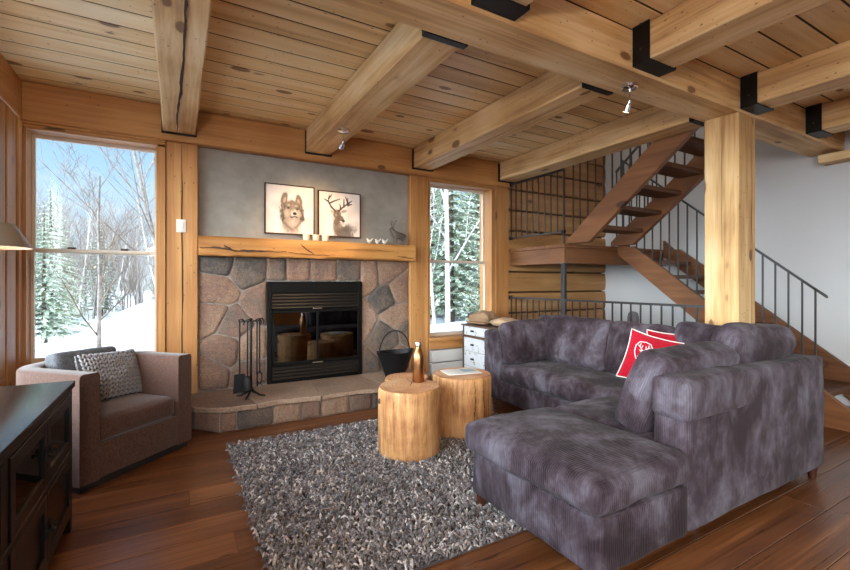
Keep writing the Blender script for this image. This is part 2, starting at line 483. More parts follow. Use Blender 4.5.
def boards(x0, x1, y0, y1, z0, z1, w, along=0, lens=(1.8, 3.6), gap=.003, bev=.004, phase=0):
    m = MB(); a = (y0 if along == 0 else x0) - phase; end = y1 if along == 0 else x1
    while a < end - 1e-4:
        b0, b1 = max(a, y0 if along == 0 else x0), min(a + w, end)
        s0, s1 = (x0, x1) if along == 0 else (y0, y1)
        s = s0 - random.uniform(0, 1.5)
        while s < s1:
            e = s + random.uniform(*lens); c0, c1 = max(s, s0), min(e, s1)
            if c1 - c0 > .05 and b1 - b0 > .01:
                if along == 0: m.box(c0, c1 - .002, b0 + gap / 2, b1 - gap / 2, z0, z1, bev)
                else: m.box(b0 + gap / 2, b1 - gap / 2, c0, c1 - .002, z0, z1, bev)
            s = e
        a += w
    return m

f = boards(XL, XR, YF, YB, -.025, 0, .22, 0, gap=.005, bev=.002)
struct(f.build('floor', 'floorwood', smooth=False, origin=(0, 0, 0)))
struct(MB().box(XL, XR, YF, YB, -.10, -.003).build('floor_underlay', 'gap_dark', smooth=False))  # raised near the surface so its dark colour stands for shade in the gaps
cm = boards(XL, SX, YF, YB, ZC, ZC + .03, .213, 0, (5, 9), gap=.014, bev=.004, phase=.06)
a = boards(SX, XR, YF, SY, ZC, ZC + .03, .213, 0, (2.2, 4.5), gap=.014, bev=.004, phase=.06)
cm.raw(a.v, a.f)
struct(cm.build('ceiling', 'ceilwood', smooth=False, origin=(0, 0, ZC)))
up = MB().box(XL, SX, YF, YB, ZC + .004, ZC + .2).box(SX, XR, YF, SY, ZC + .004, ZC + .2)  # dark deck set almost flush, colouring in the shade of the board grooves
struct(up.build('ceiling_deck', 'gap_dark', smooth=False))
struct(MB().box(SX - .2, XR + .2, SY - .2, YB + .2, ZU, ZU + .1).build('ceiling_stairwell', 'cream_paint', smooth=False))
struct(MB().box(SX - .12, SX, SY, YB, ZC + .2, ZU).box(SX, XR, SY - .12, SY, ZC + .2, ZU).build('wall_upstairs', 'cream_paint', smooth=False))

# right wall, plain white plaster, up through the stairwell; an unseen opening upstairs is added to light the stair
w = MB().box(XR, XR + .15, YF, YB + .2, -.1, 3.55).box(XR, XR + .15, YF, 2.6, 3.55, ZU).box(XR, XR + .15, 4.7, YB + .2, 3.55, ZU).box(XR, XR + .15, 2.6, 4.7, 5.4, ZU).box(XR, XR + .15, 2.6, 4.7, 3.55, 4.15)
struct(w.build('wall_right', 'white_paint', smooth=False))
# log wall behind the stair
m = MB(); z = -.02; k = 0
while z < ZU:
    h = .31
    pr = []
    for i in range(9):
        t = -PI / 2 + PI * i / 8
        pr.append((YB - .025 - .065 * math.cos(t) ** .32 if abs(math.cos(t)) > 1e-6 else YB, z + h / 2 + (h / 2 - .004) * math.sin(t)))
    pr += [(YB + .12, z + h - .004), (YB + .12, z + .004)]
    b = MB().prism(pr, 0, 4.31, XR); m.raw(b.v, b.f); z += h; k += 1
struct(m.build('wall_log', 'logwood', ang=50, origin=(5.4, YB, 0)))
struct(MB().box(4.31, XR, YB, YB + .2, -.1, ZU).build('wall_log_core', 'gap_dark', smooth=False))

# fireplace wall: solid behind the stone, infill round the windows
WB = (YB + .02, YB + .2)
W1 = (-1.145, -.175, .62, 2.725); W2 = (2.950, 3.990, .61, 2.725)
m = MB().box(-.162, .872, YB + .01, WB[1], -.1, ZC + .3).box(1.985, 2.937, YB + .01, WB[1], -.1, ZC + .3).box(.872, 1.985, YB + .01, WB[1], -.1, .24).box(.872, 1.985, YB + .01, WB[1], 1.39, ZC + .3)
struct(m.build('wall_back', 'concrete', smooth=False, origin=(1.4, YB, 0)))
m = MB().box(XL - .2, W1[0] - .013, *WB, -.1, ZC + .3).box(W1[0] - .013, -.162, *WB, -.1, W1[2] - .031).box(W1[0] - .013, -.162, *WB, W1[3] + .013, ZC + .3)
m.box(W2[1] + .013, 4.31, *WB, -.1, ZC + .3).box(2.937, W2[1] + .013, *WB, -.1, W2[2] - .031).box(2.937, W2[1] + .013, *WB, W2[3] + .013, ZC + .3)
struct(m.build('wall_back_infill', 'white_paint', smooth=False))

def window(name, x0, x1, z0, z1, side):
    """double-hung window in the fireplace wall with pine casings"""
    root = bpy.data.objects.new(name, None); COL.objects.link(root); root.location = ((x0 + x1) / 2, YB, z0)
    WORLDLOC[root.name] = Vector(root.location); struct(root)
    jm = MB().box(x0 - .012, x0, 5.03, YB + .2, z0, z1).box(x1, x1 + .012, 5.03, YB + .2, z0, z1)
    jm.build('window_jamb', 'trim_z', root, smooth=False)
    MB().box(x0 - .012, x1 + .012, 5.03, YB + .2, z1, z1 + .012).build('window_head', 'trim_x', root, smooth=False)
    MB().box(x0 - .012, x1 + .012, 4.99, YB + .2, z0 - .03, z0 + .02, .004).build('window_sill', 'trim_x', root, smooth=False)
    zm = 1.665
    a, b = x0, x1
    for nm, y, lo, hi in (('upper_sash', YB + .09, zm - .02, z1), ('lower_sash', YB + .05, z0 + .02, zm + .02)):
        s = .022
        fr = MB().box(a, a + s, y, y + .035, lo, hi).box(b - s, b, y, y + .035, lo, hi).box(a + s, b - s, y, y + .035, lo, lo + (.03 if lo > z0 + .1 else .045)).box(a + s, b - s, y, y + .035, hi - .03, hi)
        fo = fr.build(nm, 'vinyl', root, smooth=False)
        MB().box(a + s, b - s, y + .015, y + .02, lo + .02, hi - .02).build('pane', 'window_glass', fo, smooth=False)
        if nm == 'lower_sash':
            for t in (.3, .72):
                MB().box(a + (b - a) * t - .03, a + (b - a) * t + .03, y - .012, y + .03, hi, hi + .018, .004).build('sash_lock', 'gap_dark', fo, smooth=False)
    return root
window('window_1', *W1, 'l'); window('window_2', *W2, 'r')

n_trim = [0]
def trim(m, mat, **k):
    n_trim[0] += 1
    return struct(m.build('trim_%d' % n_trim[0], mat, smooth=False, **k))
FY = 5.045
trim(MB().box(-1.178, -1.157, FY - .015, YB + .02, 0, 2.72, .004), 'trim_z')
trim(MB().box(-.163, -.098, FY - .015, YB + .02, 0, 2.72, .004), 'trim_z')
trim(MB().box(-1.178, -.098, FY - .018, YB + .02, 2.737, 2.76, .004), 'trim_x')
trim(MB().box(-1.178, -.098, FY - .03, YB + .02, 2.762, 2.784, .004), 'trim_x')
trim(MB().box(-1.178, -.098, FY - .015, YB + .02, .47, .588, .004), 'trim_x')
trim(MB().box(4.002, 4.06, FY - .01, YB + .02, 0, 2.735, .004), 'trim_z')
trim(MB().box(2.935, 4.06, FY - .018, YB + .02, 2.737, 2.76, .004), 'trim_x')
trim(MB().box(2.935, 4.06, FY - .03, YB + .02, 2.762, 2.784, .004), 'trim_x')
trim(MB().box(2.935, 4.06, FY - .015, YB + .02, .47, .578, .004), 'trim_x')
bh = thing('baseboard_heater', 'pale baseboard heater on the wall under the right-hand window', 'heater', (3.2, 5.0, .06))
MB().box(2.96, 4.04, 4.99, 5.10, .30, .455, .006).build('housing', 'heater', bh, smooth=False)
MB().box(2.96, 4.04, 5.0, 5.10, .06, .285, .006).build('front_panel', 'heater', bh, smooth=False)
struct(MB().box(2.935, 4.06, 5.10, 5.135, 0, .51).build('baseboard_back', 'white_paint', smooth=False))

# left wall: big window over the console (beyond the frame) whose far casings show at the picture's left edge
LW = [(-3.4, -1.2), (.1, 2.3), (2.6, 4.5)]
m = MB(); ys = [YF]
for a, b in LW: ys += [a, b]
ys.append(YB + .2)
for i in range(0, len(ys), 2): m.box(XL - .2, XL, ys[i], ys[i + 1], -.1, ZC + .3)
for a, b in LW: m.box(XL - .2, XL, a, b, -.1, .62).box(XL - .2, XL, a, b, 2.70, ZC + .3)
struct(m.build('wall_left', 'trim_z', smooth=False))
for i, (a, b) in enumerate(LW):
    root = bpy.data.objects.new('window_%d' % (i + 3), None); COL.objects.link(root); root.location = (XL, (a + b) / 2, .62); WORLDLOC[root.name] = Vector(root.location); struct(root)
    MB().box(XL - .12, XL + .03, a - .10, a + .03, .55, 2.77, .004).box(XL - .12, XL + .03, b - .03, b + .10, .55, 2.77, .004).build('window_casing', 'trim_z', root, smooth=False)
    MB().box(XL - .115, XL + .036, a - .11, b + .11, .52, .62, .004).box(XL - .115, XL + .022, a - .09, b + .09, 2.69, 2.775, .004).build('window_head', 'trim_y', root, smooth=False)
    MB().box(XL - .11, XL - .105, a, b, .62, 2.7).build('pane', 'window_glass', root, smooth=False)
trim(MB().box(XL, XL + .035, 4.62, 4.74, 0, 2.78, .006), 'trim_z')
trim(MB().box(XL, XL + .020, 4.78, 4.90, 0, 2.78, .006), 'trim_z')
trim(MB().box(XL, XL + .032, 4.93, 5.03, 0, 2.78, .006), 'trim_z')
# wall behind the camera: its unseen window is added to let in more daylight
FW = [(-.9, 1.5)]
m = MB(); xs = [XL - .2]
for a, b in FW: xs += [a, b]
xs.append(XR + .15)
for i in range(0, len(xs), 2): m.box(xs[i], xs[i + 1], YF - .15, YF, -.1, ZC + .3)
for a, b in FW: m.box(a, b, YF - .15, YF, -.1, .25).box(a, b, YF - .15, YF, 2.7, ZC + .3)
struct(m.build('wall_front', 'trim_z', smooth=False))
for i, (a, b) in enumerate(FW):
    o = MB().box(a, b, YF - .1, YF - .095, .25, 2.7).build('window_%d' % (i + 6), 'window_glass', smooth=False); struct(o)

# ---------------------------------------------------------------- timbers
def beam(name, label, group, box, ax, mat, brackets=(), bev=.012):
    x0, x1, y0, y1, z0, z1 = box
    t = thing(name, label, 'beam' if 'post' not in name else 'post', ((x0 + x1) / 2, (y0 + y1) / 2, z0), 0, group, 'thing')
    MB().box(*box, bev, cuts=(ax, 14), jit=.004).build('timber', mat + '_' + 'xyz'[ax], t, ang=30)
    for (y, d, hgt) in brackets:       # U-shaped steel hanger round the beam end
        e = .010
        ya, yb = min(y, y + d), max(y, y + d)
        MB().box(x0 - e, x1 + e, ya, yb, z0 - e - .004, z0 - .004, .001).box(x0 - e, x0 - .003, ya, yb, z0 - e, z0 + hgt, .001).box(x1 + .003, x1 + e, ya, yb, z0 - e, z0 + hgt, .001).build('steel_hanger', 'black_steel', t, smooth=False)
        if abs(d) > .08:
            for zz in (.08, .25):
                MB().cyl((x0 - e - .006, y + d / 2, z0 + zz), (x0 - e, y + d / 2, z0 + zz), .010, seg=6).build('bolt', 'rail_steel', t, smooth=False)
    return t
GY0, GY1, GZ = 1.90, 2.215, 2.845
FB = [(-.12, .165), (1.28, 1.565), (2.665, 2.945), (4.09, 4.375)]
lab = ['pale cracked ceiling beam running over the left window to the wall', 'ceiling beam above the fireplace with a spotlight under it',
       'ceiling beam ending over the left casing of the right-hand window', 'ceiling beam running beside the open stair to the timber post']
beams = []
for (x0, x1), lb in zip(FB, lab):
    beams.append(beam('ceiling_beam', lb, 'beams between the girder and the fireplace wall', (x0, x1, GY1, 5.0, 2.86, ZC - .005), 1, 'timber', ((4.995, -.035, .24), (GY1 + .002, .05, .05))))
NB = [(1.375, 1.66), (2.74, 3.025), (4.20, 4.475), (5.485, 5.76)]
lab = ['ceiling beam whose black hanger just shows at the top edge of the picture',
       'ceiling beam on the near side of the girder, hung left of the post', 'ceiling beam on the near side of the girder, hung right above the post', 'ceiling beam at the far right end of the girder']
for (x0, x1), lb in zip(NB, lab):
    beam('ceiling_beam', lb, 'beams on the near side of the girder', (x0, x1, YF, GY0, 2.875, ZC - .005), 1, 'timber', ((GY0 - .002, -.125, .30),))
g = beam('girder_beam', 'long heavy girder crossing the room and resting on the timber post', None, (XL, XR, GY0, GY1, GZ, ZC - .005), 0, 'timber')
p = beam('timber_post', 'thick square pine post standing behind the sofa under the girder', None, (4.17, 4.478, GY0 + .005, GY1 - .03, 0, GZ), 2, 'timber')
ribbon_crack([(4.40, GY0 + .004, .9), (4.405, GY0 + .004, 1.7), (4.395, GY0 + .004, 2.75)], .008, (0, -1, 0), 'crack', p)
ribbon_crack([(4.169, 2.03, 1.6), (4.169, 2.035, 2.75)], .005, (-1, 0, 0), 'crack', p)
ribbon_crack([(.046, 2.3, 2.855), (.042, 2.8, 2.855), (.036, 3.3, 2.855), (.025, 3.9, 2.855), (.005, 4.4, 2.855), (.002, 4.93, 2.855)], .020, (0, 0, -1), 'crack', beams[0])
ribbon_crack([(2.80, 2.4, 2.859), (2.82, 3.6, 2.859), (2.79, 4.6, 2.859)], .006, (0, 0, -1), 'crack', beams[2])
beam('wall_plate_beam', 'long horizontal wall beam above both windows and the fireplace', None, (XL, 4.31, 5.0, YB + .006, 2.785, ZC - .005), 0, 'trim', bev=.008)
beam('corner_plate_beam', 'short horizontal beam along the left wall meeting the corner', None, (XL + .001, XL + .036, 2.3, 4.996, 2.782, ZC - .004), 1, 'trim', bev=.008)
p1 = beam('wall_post', 'wall post with a long crack and a light switch beside the left window', None, (-.095, .188, FY, YB + .006, 0, 2.785), 2, 'trim', bev=.006)
ribbon_crack([(.045, FY - .003, .3), (.05, FY - .003, 1.4), (.04, FY - .003, 2.77)], .013, (0, -1, 0), 'crack', p1)
p2 = beam('wall_post', 'wall post between the fireplace and the right-hand window', None, (2.655, 2.932, FY, YB + .006, 0, 2.785), 2, 'trim', bev=.006)
p3 = beam('wall_post', 'wall post between the right-hand window and the stair', None, (4.062, 4.31, FY - .02, YB + .012, 0, 2.785), 2, 'trim', bev=.006)
trim(MB().box(6.28, XR, YF, 2.07, 2.715, 2.805, .006), 'timber_y')

ls = thing('light_switch', 'white light switch plate on the cracked wall post', 'switch', (.036, FY - .008, 1.87))
MB().box(-.004, .080, FY - .012, FY, 1.88, 2.01, .004, 2).build('plate', 'switch_plastic', ls)
MB().box(.018, .058, FY - .018, FY - .011, 1.912, 1.978, .003).build('rocker', 'ceramic_white', ls)

# ---------------------------------------------------------------- stone fireplace
def clip(poly, n, d):
    out = []
    for i in range(len(poly)):
        a, b = poly[i], poly[(i + 1) % len(poly)]
        da, db = a[0] * n[0] + a[1] * n[1] - d, b[0] * n[0] + b[1] * n[1] - d
        if da <= 0: out.append(a)
        if da * db < 0:
            t = da / (da - db); out.append((a[0] + (b[0] - a[0]) * t, a[1] + (b[1] - a[1]) * t))
    return out
def cells(rect, nx, ny, rnd, jit=.36):
    x0, x1, z0, z1 = rect; seeds = []
    for j in range(ny):
        for i in range(nx):
            sh = .25 if j % 2 else -.25
            seeds.append((x0 + (x1 - x0) * (i + .5 + (sh if nx > 1 else 0) + rnd.uniform(-jit, jit)) / nx, z0 + (z1 - z0) * (j + .5 + rnd.uniform(-jit, jit) * (ny > 1)) / ny))
    res = []
    for s in seeds:
        poly = [(x0, z0), (x1, z0), (x1, z1), (x0, z1)]
        for q in seeds:
            if q is s: continue
            n = (q[0] - s[0], q[1] - s[1]); mid = ((q[0] + s[0]) / 2, (q[1] + s[1]) / 2)
            poly = clip(poly, n, mid[0] * n[0] + mid[1] * n[1])
            if len(poly) < 3: break
        if len(poly) >= 3: res.append(poly)
    return res
def stone_mesh(m, poly, to3, depth, gap=.010, rough=.008, seed=0, rnd=random):
    cx = sum(p[0] for p in poly) / len(poly); cz = sum(p[1] for p in poly) / len(poly)
    # densify, round the corners
    pts = []
    for i in range(len(poly)):
        a, b = poly[i], poly[(i + 1) % len(poly)]
        n = max(2, int(math.hypot(b[0] - a[0], b[1] - a[1]) / .035))
        for k in range(n): pts.append((a[0] + (b[0] - a[0]) * k / n, a[1] + (b[1] - a[1]) * k / n))
    for _ in range(1):
        pts = [((pts[i - 1][0] + 2 * p[0] + pts[(i + 1) % len(pts)][0]) / 4, (pts[i - 1][1] + 2 * p[1] + pts[(i + 1) % len(pts)][1]) / 4) for i, p in enumerate(pts)]
    def inset(g):
        o = []
        for p in pts:
            d = math.hypot(p[0] - cx, p[1] - cz) or 1; g2 = min(g, d * .6)
            o.append((p[0] + (cx - p[0]) * g2 / d, p[1] + (cz - p[1]) * g2 / d))
        return o
    rings = [(inset(gap), -.002), (inset(gap + .002), depth * .55), (inset(gap + .012), depth * .92)]
    for f_, dz in ((.72, 1.0), (.45, 1.05), (.2, 1.03)):
        rings.append(([(cx + (p[0] - cx) * f_, cz + (p[1] - cz) * f_) for p in rings[2][0]], depth * dz))
    vs, fs = [], []; n = len(pts)
    for k, (ring, d) in enumerate(rings):
        for p in ring:
            nz = mnoise.noise(Vector((p[0] * 9 + seed, p[1] * 9, seed * 2.7))) * rough + mnoise.noise(Vector((p[0] * 28 + seed, p[1] * 28, seed))) * rough * .5
            vs.append(to3(p[0] + (mnoise.noise(Vector((p[0] * 20, p[1] * 20, seed))) * .004 if k else 0), p[1], d + (nz if k else 0)))
    vs.append(to3(cx, cz, depth * 1.03))
    for k in range(len(rings) - 1):
        for i in range(n): fs.append((k * n + i, k * n + (i + 1) % n, (k + 1) * n + (i + 1) % n, (k + 1) * n + i))
    for i in range(n): fs.append(((len(rings) - 1) * n + i, (len(rings) - 1) * n + (i + 1) % n, len(vs) - 1))
    m.raw(vs, fs)

rs = random.Random(11)
FX0, FX1, FZ0, FZ1 = .872, 1.985, .243, 1.385
fp = thing('stone_fireplace', 'fieldstone fireplace surround with a raised flagstone hearth', 'fireplace', (1.42, 4.8, 0))
m = MB(); sd = 0
for rect, nx, ny in (((.192, FX0, .24, 1.655), 2, 5), ((FX0, FX1, FZ1, 1.655), 4, 1), ((FX1, 2.655, .24, 1.655), 2, 5)):
    for poly in cells(rect, nx, ny, rs):
        sd += 1.37; stone_mesh(m, poly, lambda x, z, d: (x, 5.10 - d, z), .020 + rs.uniform(0, .014), gap=.005, rough=.010, seed=sd)
m.build('stone_face', 'fieldstone', fp, ang=60, origin=(1.42, 5.1, .24))
mo = MB().box(.19, FX0 - .002, 5.090, YB + .01, 0, 1.66).box(FX1 + .002, 2.655, 5.088, YB + .01, 0, 1.66).box(FX0 - .002, FX1 + .002, 5.088, YB + .01, FZ1 + .002, 1.66)
mo.build('mortar_bed', 'mortar', fp, smooth=False)
# hearth: base of small stones with chamfered left corner, slabs on top
HP = [(.02, 5.06), (.02, 4.74), (.34, 4.39), (2.42, 4.39), (2.72, 4.70), (2.72, 5.06)]
MB().prism(HP, 2, 0, .185).build('hearth_core', 'mortar', fp, smooth=False)
m = MB()
for a, b, nx in ((HP[1], HP[2], 2), (HP[2], HP[3], 8), (HP[3], HP[4], 2), (HP[0], HP[1], 1)):
    L = math.hypot(b[0] - a[0], b[1] - a[1]); dx, dy = (b[0] - a[0]) / L, (b[1] - a[1]) / L
    for poly in cells((0, L, .0, .185), nx, 1, rs, .3):
        sd += 1.1; stone_mesh(m, poly, lambda s, z, d: (a[0] + dx * s + dy * d, a[1] + dy * s - dx * d, z), .022, gap=.005, rough=.006, seed=sd)
m.build('hearth_stones', 'fieldstone', fp, ang=60)
m = MB()
def hy(x):   # front lip of the slabs
    return 4.335 + .018 * math.sin(x * 9) + .012 * math.sin(x * 23 + 1)
cuts = [(-.045, None), (.62, .04), (1.30, -.03), (1.98, .05), (2.76, None)]
for i in range(4):
    xa, xb = cuts[i][0], cuts[i + 1][0]
    sa = cuts[i][1] or 0; sb = cuts[i + 1][1] or 0
    outl = []
    if i == 0: outl += [(-.03, 5.075), (-.035, 4.85), (-.03, 4.72), (.05, 4.60), (.16, 4.47), (.27, 4.38), (.36, hy(.36))]
    else: outl += [(xa + .004 - sa, 5.075), (xa + .004, 4.7), (xa + .004 + sa, hy(xa))]
    k = 1
    while xa + k * .09 < (xb if i < 3 else 2.42) - .04:
        x = xa + k * .09; k += 1
        if x > .40: outl.append((x, hy(x)))
    if i == 3: outl += [(2.45, 4.36), (2.58, 4.47), (2.74, 4.66), (2.76, 5.075)]
    else: outl += [(xb - .004 + sb, hy(xb)), (xb - .004, 4.7), (xb - .004 - sb, 5.075)]
    b = MB().prism(outl, 2, .187, .238 + rs.uniform(-.003, .002), .007)
    b.v = [tuple(Vector(p) + mnoise.noise_vector(Vector(p) * 7 + Vector((i, 0, 0))) * .006 * (1 if p[1] < 4.9 else 0)) for p in b.v]
    m.raw(b.v, b.f)
m.build('hearth_slab', 'flagstone', fp, ang=30)

# insert
ins = thing('fireplace_insert', 'black fireplace insert with louvres and glass doors set in the stone', 'fireplace', (1.43, 5.0, FZ0))
y = 5.045
fr = MB().box(FX0, FX0 + .045, y, YB + .01, FZ0, FZ1, .003).box(FX1 - .045, FX1, y, YB + .01, FZ0, FZ1, .003).box(FX0 + .045, FX1 - .045, y, YB + .01, FZ1 - .13, FZ1, .003).box(FX0 + .045, FX1 - .045, y, YB + .01, FZ0, FZ0 + .02, .003)
fr.build('surround_frame', 'firebox_black', ins, smooth=False)
def louvre(name, z0, z1, n):
    m = MB()
    for i in range(n):
        zz = z0 + (z1 - z0) * (i + .5) / n; hh = (z1 - z0) / n
        m.prism([(y - .002, zz - hh * .32), (y + .020, zz + hh * .46), (y + .030, zz + hh * .46), (y + .008, zz - hh * .32)], 0, FX0 + .05, FX1 - .05)
    return m.build(name, 'louvre_black', ins, smooth=False)
louvre('top_louvre', 1.075, 1.255, 5); louvre('bottom_louvre', .275, .43, 4)
MB().box(FX0 + .045, FX1 - .045, y + .03, y + .06, 1.06, 1.27).build('upper_back_plate', 'firebox_black', ins, smooth=False)
MB().box(FX0 + .045, FX1 - .045, y + .03, y + .06, FZ0, .445).build('lower_back_plate', 'firebox_black', ins, smooth=False)
for a, b in ((FX0 + .05, (FX0 + FX1) / 2 - .0005), ((FX0 + FX1) / 2 + .0005, FX1 - .05)):
    d = MB().box(a, a + .010, y - .012, y + .012, .445, 1.055, .002).box(b - .010, b, y - .012, y + .012, .445, 1.055, .002).box(a, b, y - .012, y + .012, .445, .475, .002).box(a, b, y - .012, y + .012, 1.03, 1.055, .002).build('glass_door', 'firebox_black', ins, smooth=False)
    MB().box(a + .005, b - .005, y - .001, y + .003, .46, 1.04).build('pane', 'fire_glass', d, smooth=False)
MB().box(1.375, 1.48, y - .018, y - .004, 1.066, 1.076, .002).build('damper_handle', 'steel_cap', ins, smooth=False)
MB().box(1.37, 1.49, y - .016, y - .010, .438, .450, .002).build('latch_bar', 'steel_cap', ins, smooth=False)
inr = MB().box(FX0 + .05, FX1 - .05, 5.56, 5.58, .30, 1.25).box(FX0 + .03, FX0 + .05, y + .03, 5.58, .30, 1.25).box(FX1 - .05, FX1 - .03, y + .03, 5.58, .30, 1.25).box(FX0 + .03, FX1 - .03, y + .06, 5.58, .40, .44).box(FX0 + .03, FX1 - .03, y + .06, 5.58, 1.25, 1.27)
inr.build('firebrick_lining', 'firebox_inner', ins, smooth=False)
lg = MB().tube([(1.10, 5.30, .53), (1.4, 5.28, .54), (1.76, 5.31, .52)], [.055, .06, .05], 10)
lg.tube([(1.15, 5.40, .54), (1.72, 5.42, .55)], [.06, .055], 10).tube([(1.2, 5.36, .63), (1.65, 5.33, .65)], [.05, .045], 10).build('burnt_log', 'ash_log', ins)

# mantel: live-edge slab
mt = thing('mantel_shelf', 'rough golden mantel timber with a live edge above the stone', 'shelf', (1.42, 5.0, 1.65))
b = bmesh.new(); nx, prof = 60, [(5.12, 0), (4.935, .0), (4.925, .02), (4.93, .06), (4.925, .10), (4.93, .15), (4.935, .185), (4.945, .20), (5.12, .205)]
rows = []
for i in range(nx + 1):
    x = .190 + (2.672 - .190) * i / nx; row = []
    for k, (yy, zz) in enumerate(prof):
        q = Vector((x * 3, k * .7, 0)); q2 = Vector((x * 11, k * 1.3, 4))
        dy = (mnoise.noise(q) * .016 + mnoise.noise(q2) * .006) if 0 < k < 8 else 0
        dz = mnoise.noise(q2 + Vector((0, 0, 9))) * .007 if k in (0, 1, 2, 3, 4, 5) else 0
        # a long hollow where bark was pulled from the face
        h = max(0, 1 - abs(zz - (.075 + .02 * math.sin(x * 4))) / .03) * max(0, mnoise.noise(Vector((x * 1.6, 3, 0))) + .45)
        row.append(b.verts.new((x, yy + dy + .022 * h * (0 < k < 8), 1.648 + zz + dz)))
    rows.append(row)
for i in range(nx):
    for k in range(len(prof)): b.faces.new((rows[i][k], rows[i][(k + 1) % len(prof)], rows[i + 1][(k + 1) % len(prof)], rows[i + 1][k]))
b.faces.new(rows[0]); b.faces.new(rows[-1][::-1]); bmesh.ops.recalc_face_normals(b, faces=b.faces[:])
MB().bm(b).build('slab', 'mantelwood', mt, ang=60)
for pts, wd in (([(.20, .075), (.38, .082), (.52, .055), (.78, .060), (1.05, .058)], .022), ([(.42, .11), (.50, .06)], .018), ([(1.06, .055), (1.3, .035), (1.6, .04)], .010), ([(1.20, .15), (1.27, .09), (1.35, .045)], .016), ([(2.40, .05), (2.62, .03)], .014), ([(1.7, .11), (2.1, .12), (2.4, .10)], .006)):
    ribbon_crack([(x, 4.905, 1.648 + z) for x, z in pts], wd, (0, -1, 0), 'bark_seam', mt, 'bark_knot')

# ---------------------------------------------------------------- pictures: soft watercolours painted point by point on the canvas
def painted(name, x0, x1, z0, z1, y, paint, label, n=120):
    t = thing(name, label, 'picture', ((x0 + x1) / 2, y, z0))
    e = .012
    MB().box(x0, x0 + e, y, y + .035, z0, z1).box(x1 - e, x1, y, y + .035, z0, z1).box(x0 + e, x1 - e, y, y + .035, z0, z0 + e).box(x0 + e, x1 - e, y, y + .035, z1 - e, z1).build('frame', 'gap_dark', t, smooth=False)
    vs, fs, cols = [], [], []
    for j in range(n + 1):
        for i in range(n + 1):
            u, v = i / n, j / n
            vs.append((x0 + e + (x1 - x0 - 2 * e) * u, y + .006, z1 - e - (z1 - z0 - 2 * e) * v)); cols.append(paint(u, v))
    for j in range(n):
        for i in range(n):
            a = j * (n + 1) + i; fs.append((a, a + n + 1, a + n + 2, a + 1))
    mm = NT('canvas_' + name + str(len(MATS)))
    at = mm.n('ShaderNodeVertexColor'); at.layer_name = 'paint'
    mm.col(at.outputs[0]); mm.p(Roughness=.8)
    o = MB().raw(vs, fs).build('canvas', mm.m, t, smooth=False)
    ca = o.data.color_attributes.new('paint', 'FLOAT_COLOR', 'POINT')
    ca.data.foreach_set('color', [c for k in cols for c in (*k, 1.0)])
    return t
def lerp(a, b, t): return tuple(x + (y - x) * t for x, y in zip(a, b))
def sm(t): t = max(0., min(1., t)); return t * t * (3 - 2 * t)
class Paint:
    def __init__(s, bg): s.bg = bg; s.ops = []
    def blob(s, cx, cy, rx, ry, c, a=1., soft=.5, rot=0, fur=.0): s.ops.append((0, cx, cy, rx, ry, c, a, soft, math.cos(rot), math.sin(rot), fur)); return s
    def line(s, pts, w0, w1, c, a=1.): s.ops.append((1, pts, w0, w1, c, a)); return s
    def __call__(s, u, v):
        nz = mnoise.noise(Vector((u * 6, v * 6, 1))); n2 = mnoise.noise(Vector((u * 30, v * 14, 5)))
        c = lerp(s.bg[0], s.bg[1], sm(.5 + nz * .6))
        for op in s.ops:
            if op[0] == 0:
                _, cx, cy, rx, ry, col, a, soft, ca, sa, fur = op
                dx, dy = u - cx, v - cy
                x, y = (dx * ca + dy * sa) / rx, (-dx * sa + dy * ca) / ry
                d = math.hypot(x, y) + n2 * fur + nz * fur
                k = a * sm((1 - d) / soft + .0) if d < 1 else 0
                if k > 0: c = lerp(c, col, k)
            else:
                _, pts, w0, w1, col, a = op
                best = 9
                for i in range(len(pts) - 1):
                    (ax, ay), (bx, by) = pts[i], pts[i + 1]
                    L = (bx - ax) ** 2 + (by - ay) ** 2
                    t = max(0, min(1, ((u - ax) * (bx - ax) + (v - ay) * (by - ay)) / L))
                    w = w0 + (w1 - w0) * (i + t) / (len(pts) - 1)
                    best = min(best, math.hypot(u - ax - (bx - ax) * t, v - ay - (by - ay) * t) / w)
                k = a * sm((1.25 - best) / .6)
                if k > 0: c = lerp(c, col, k)
        return c
CR = ((.70, .60, .54), (.82, .73, .67))
DB, MBr, LB, PK, WH, BK = (.045, .032, .025), (.15, .105, .075), (.42, .32, .25), (.60, .45, .38), (.82, .76, .70), (.03, .025, .025)
wf = Paint(CR)
FUR, FUR2, FUR3 = (.20, .15, .11), (.34, .26, .20), (.50, .39, .31)
wf.blob(.54, .86, .33, .30, (.52, .38, .30), .85, .7, 0, .25).blob(.53, .66, .29, .34, FUR2, .95, .45, 0, .3)
wf.blob(.375, .28, .085, .17, FUR, 1, .35, .22, .08).blob(.685, .30, .085, .16, FUR, 1, .35, -.22, .08)
wf.blob(.385, .30, .035, .09, FUR3, .85, .6, .2).blob(.675, .32, .035, .085, FUR3, .85, .6, -.2)
wf.blob(.535, .46, .23, .22, FUR, 1, .4, 0, .15)
wf.blob(.34, .60, .09, .22, (.05, .036, .028), .9, .6, .12, .3).blob(.745, .60, .085, .20, (.05, .036, .028), .9, .6, -.18, .3)
wf.blob(.43, .56, .10, .13, FUR3, .9, .7, .3, .25).blob(.675, .57, .08, .12, FUR3, .9, .7, -.3, .25).blob(.55, .76, .15, .13, (.58, .45, .36), .85, .8, 0, .3)
wf.blob(.47, .40, .05, .03, FUR3, .8, .7, .2).blob(.62, .41, .05, .03, FUR3, .8, .7, -.2)
wf.blob(.575, .57, .085, .12, (.66, .57, .49), .95, .5).blob(.555, .45, .045, .13, (.30, .22, .165), .9, .7)
wf.blob(.595, .575, .05, .040, BK, 1, .3).line([(.52, .655), (.57, .645), (.60, .635), (.65, .65)], .016, .012, BK, .9)
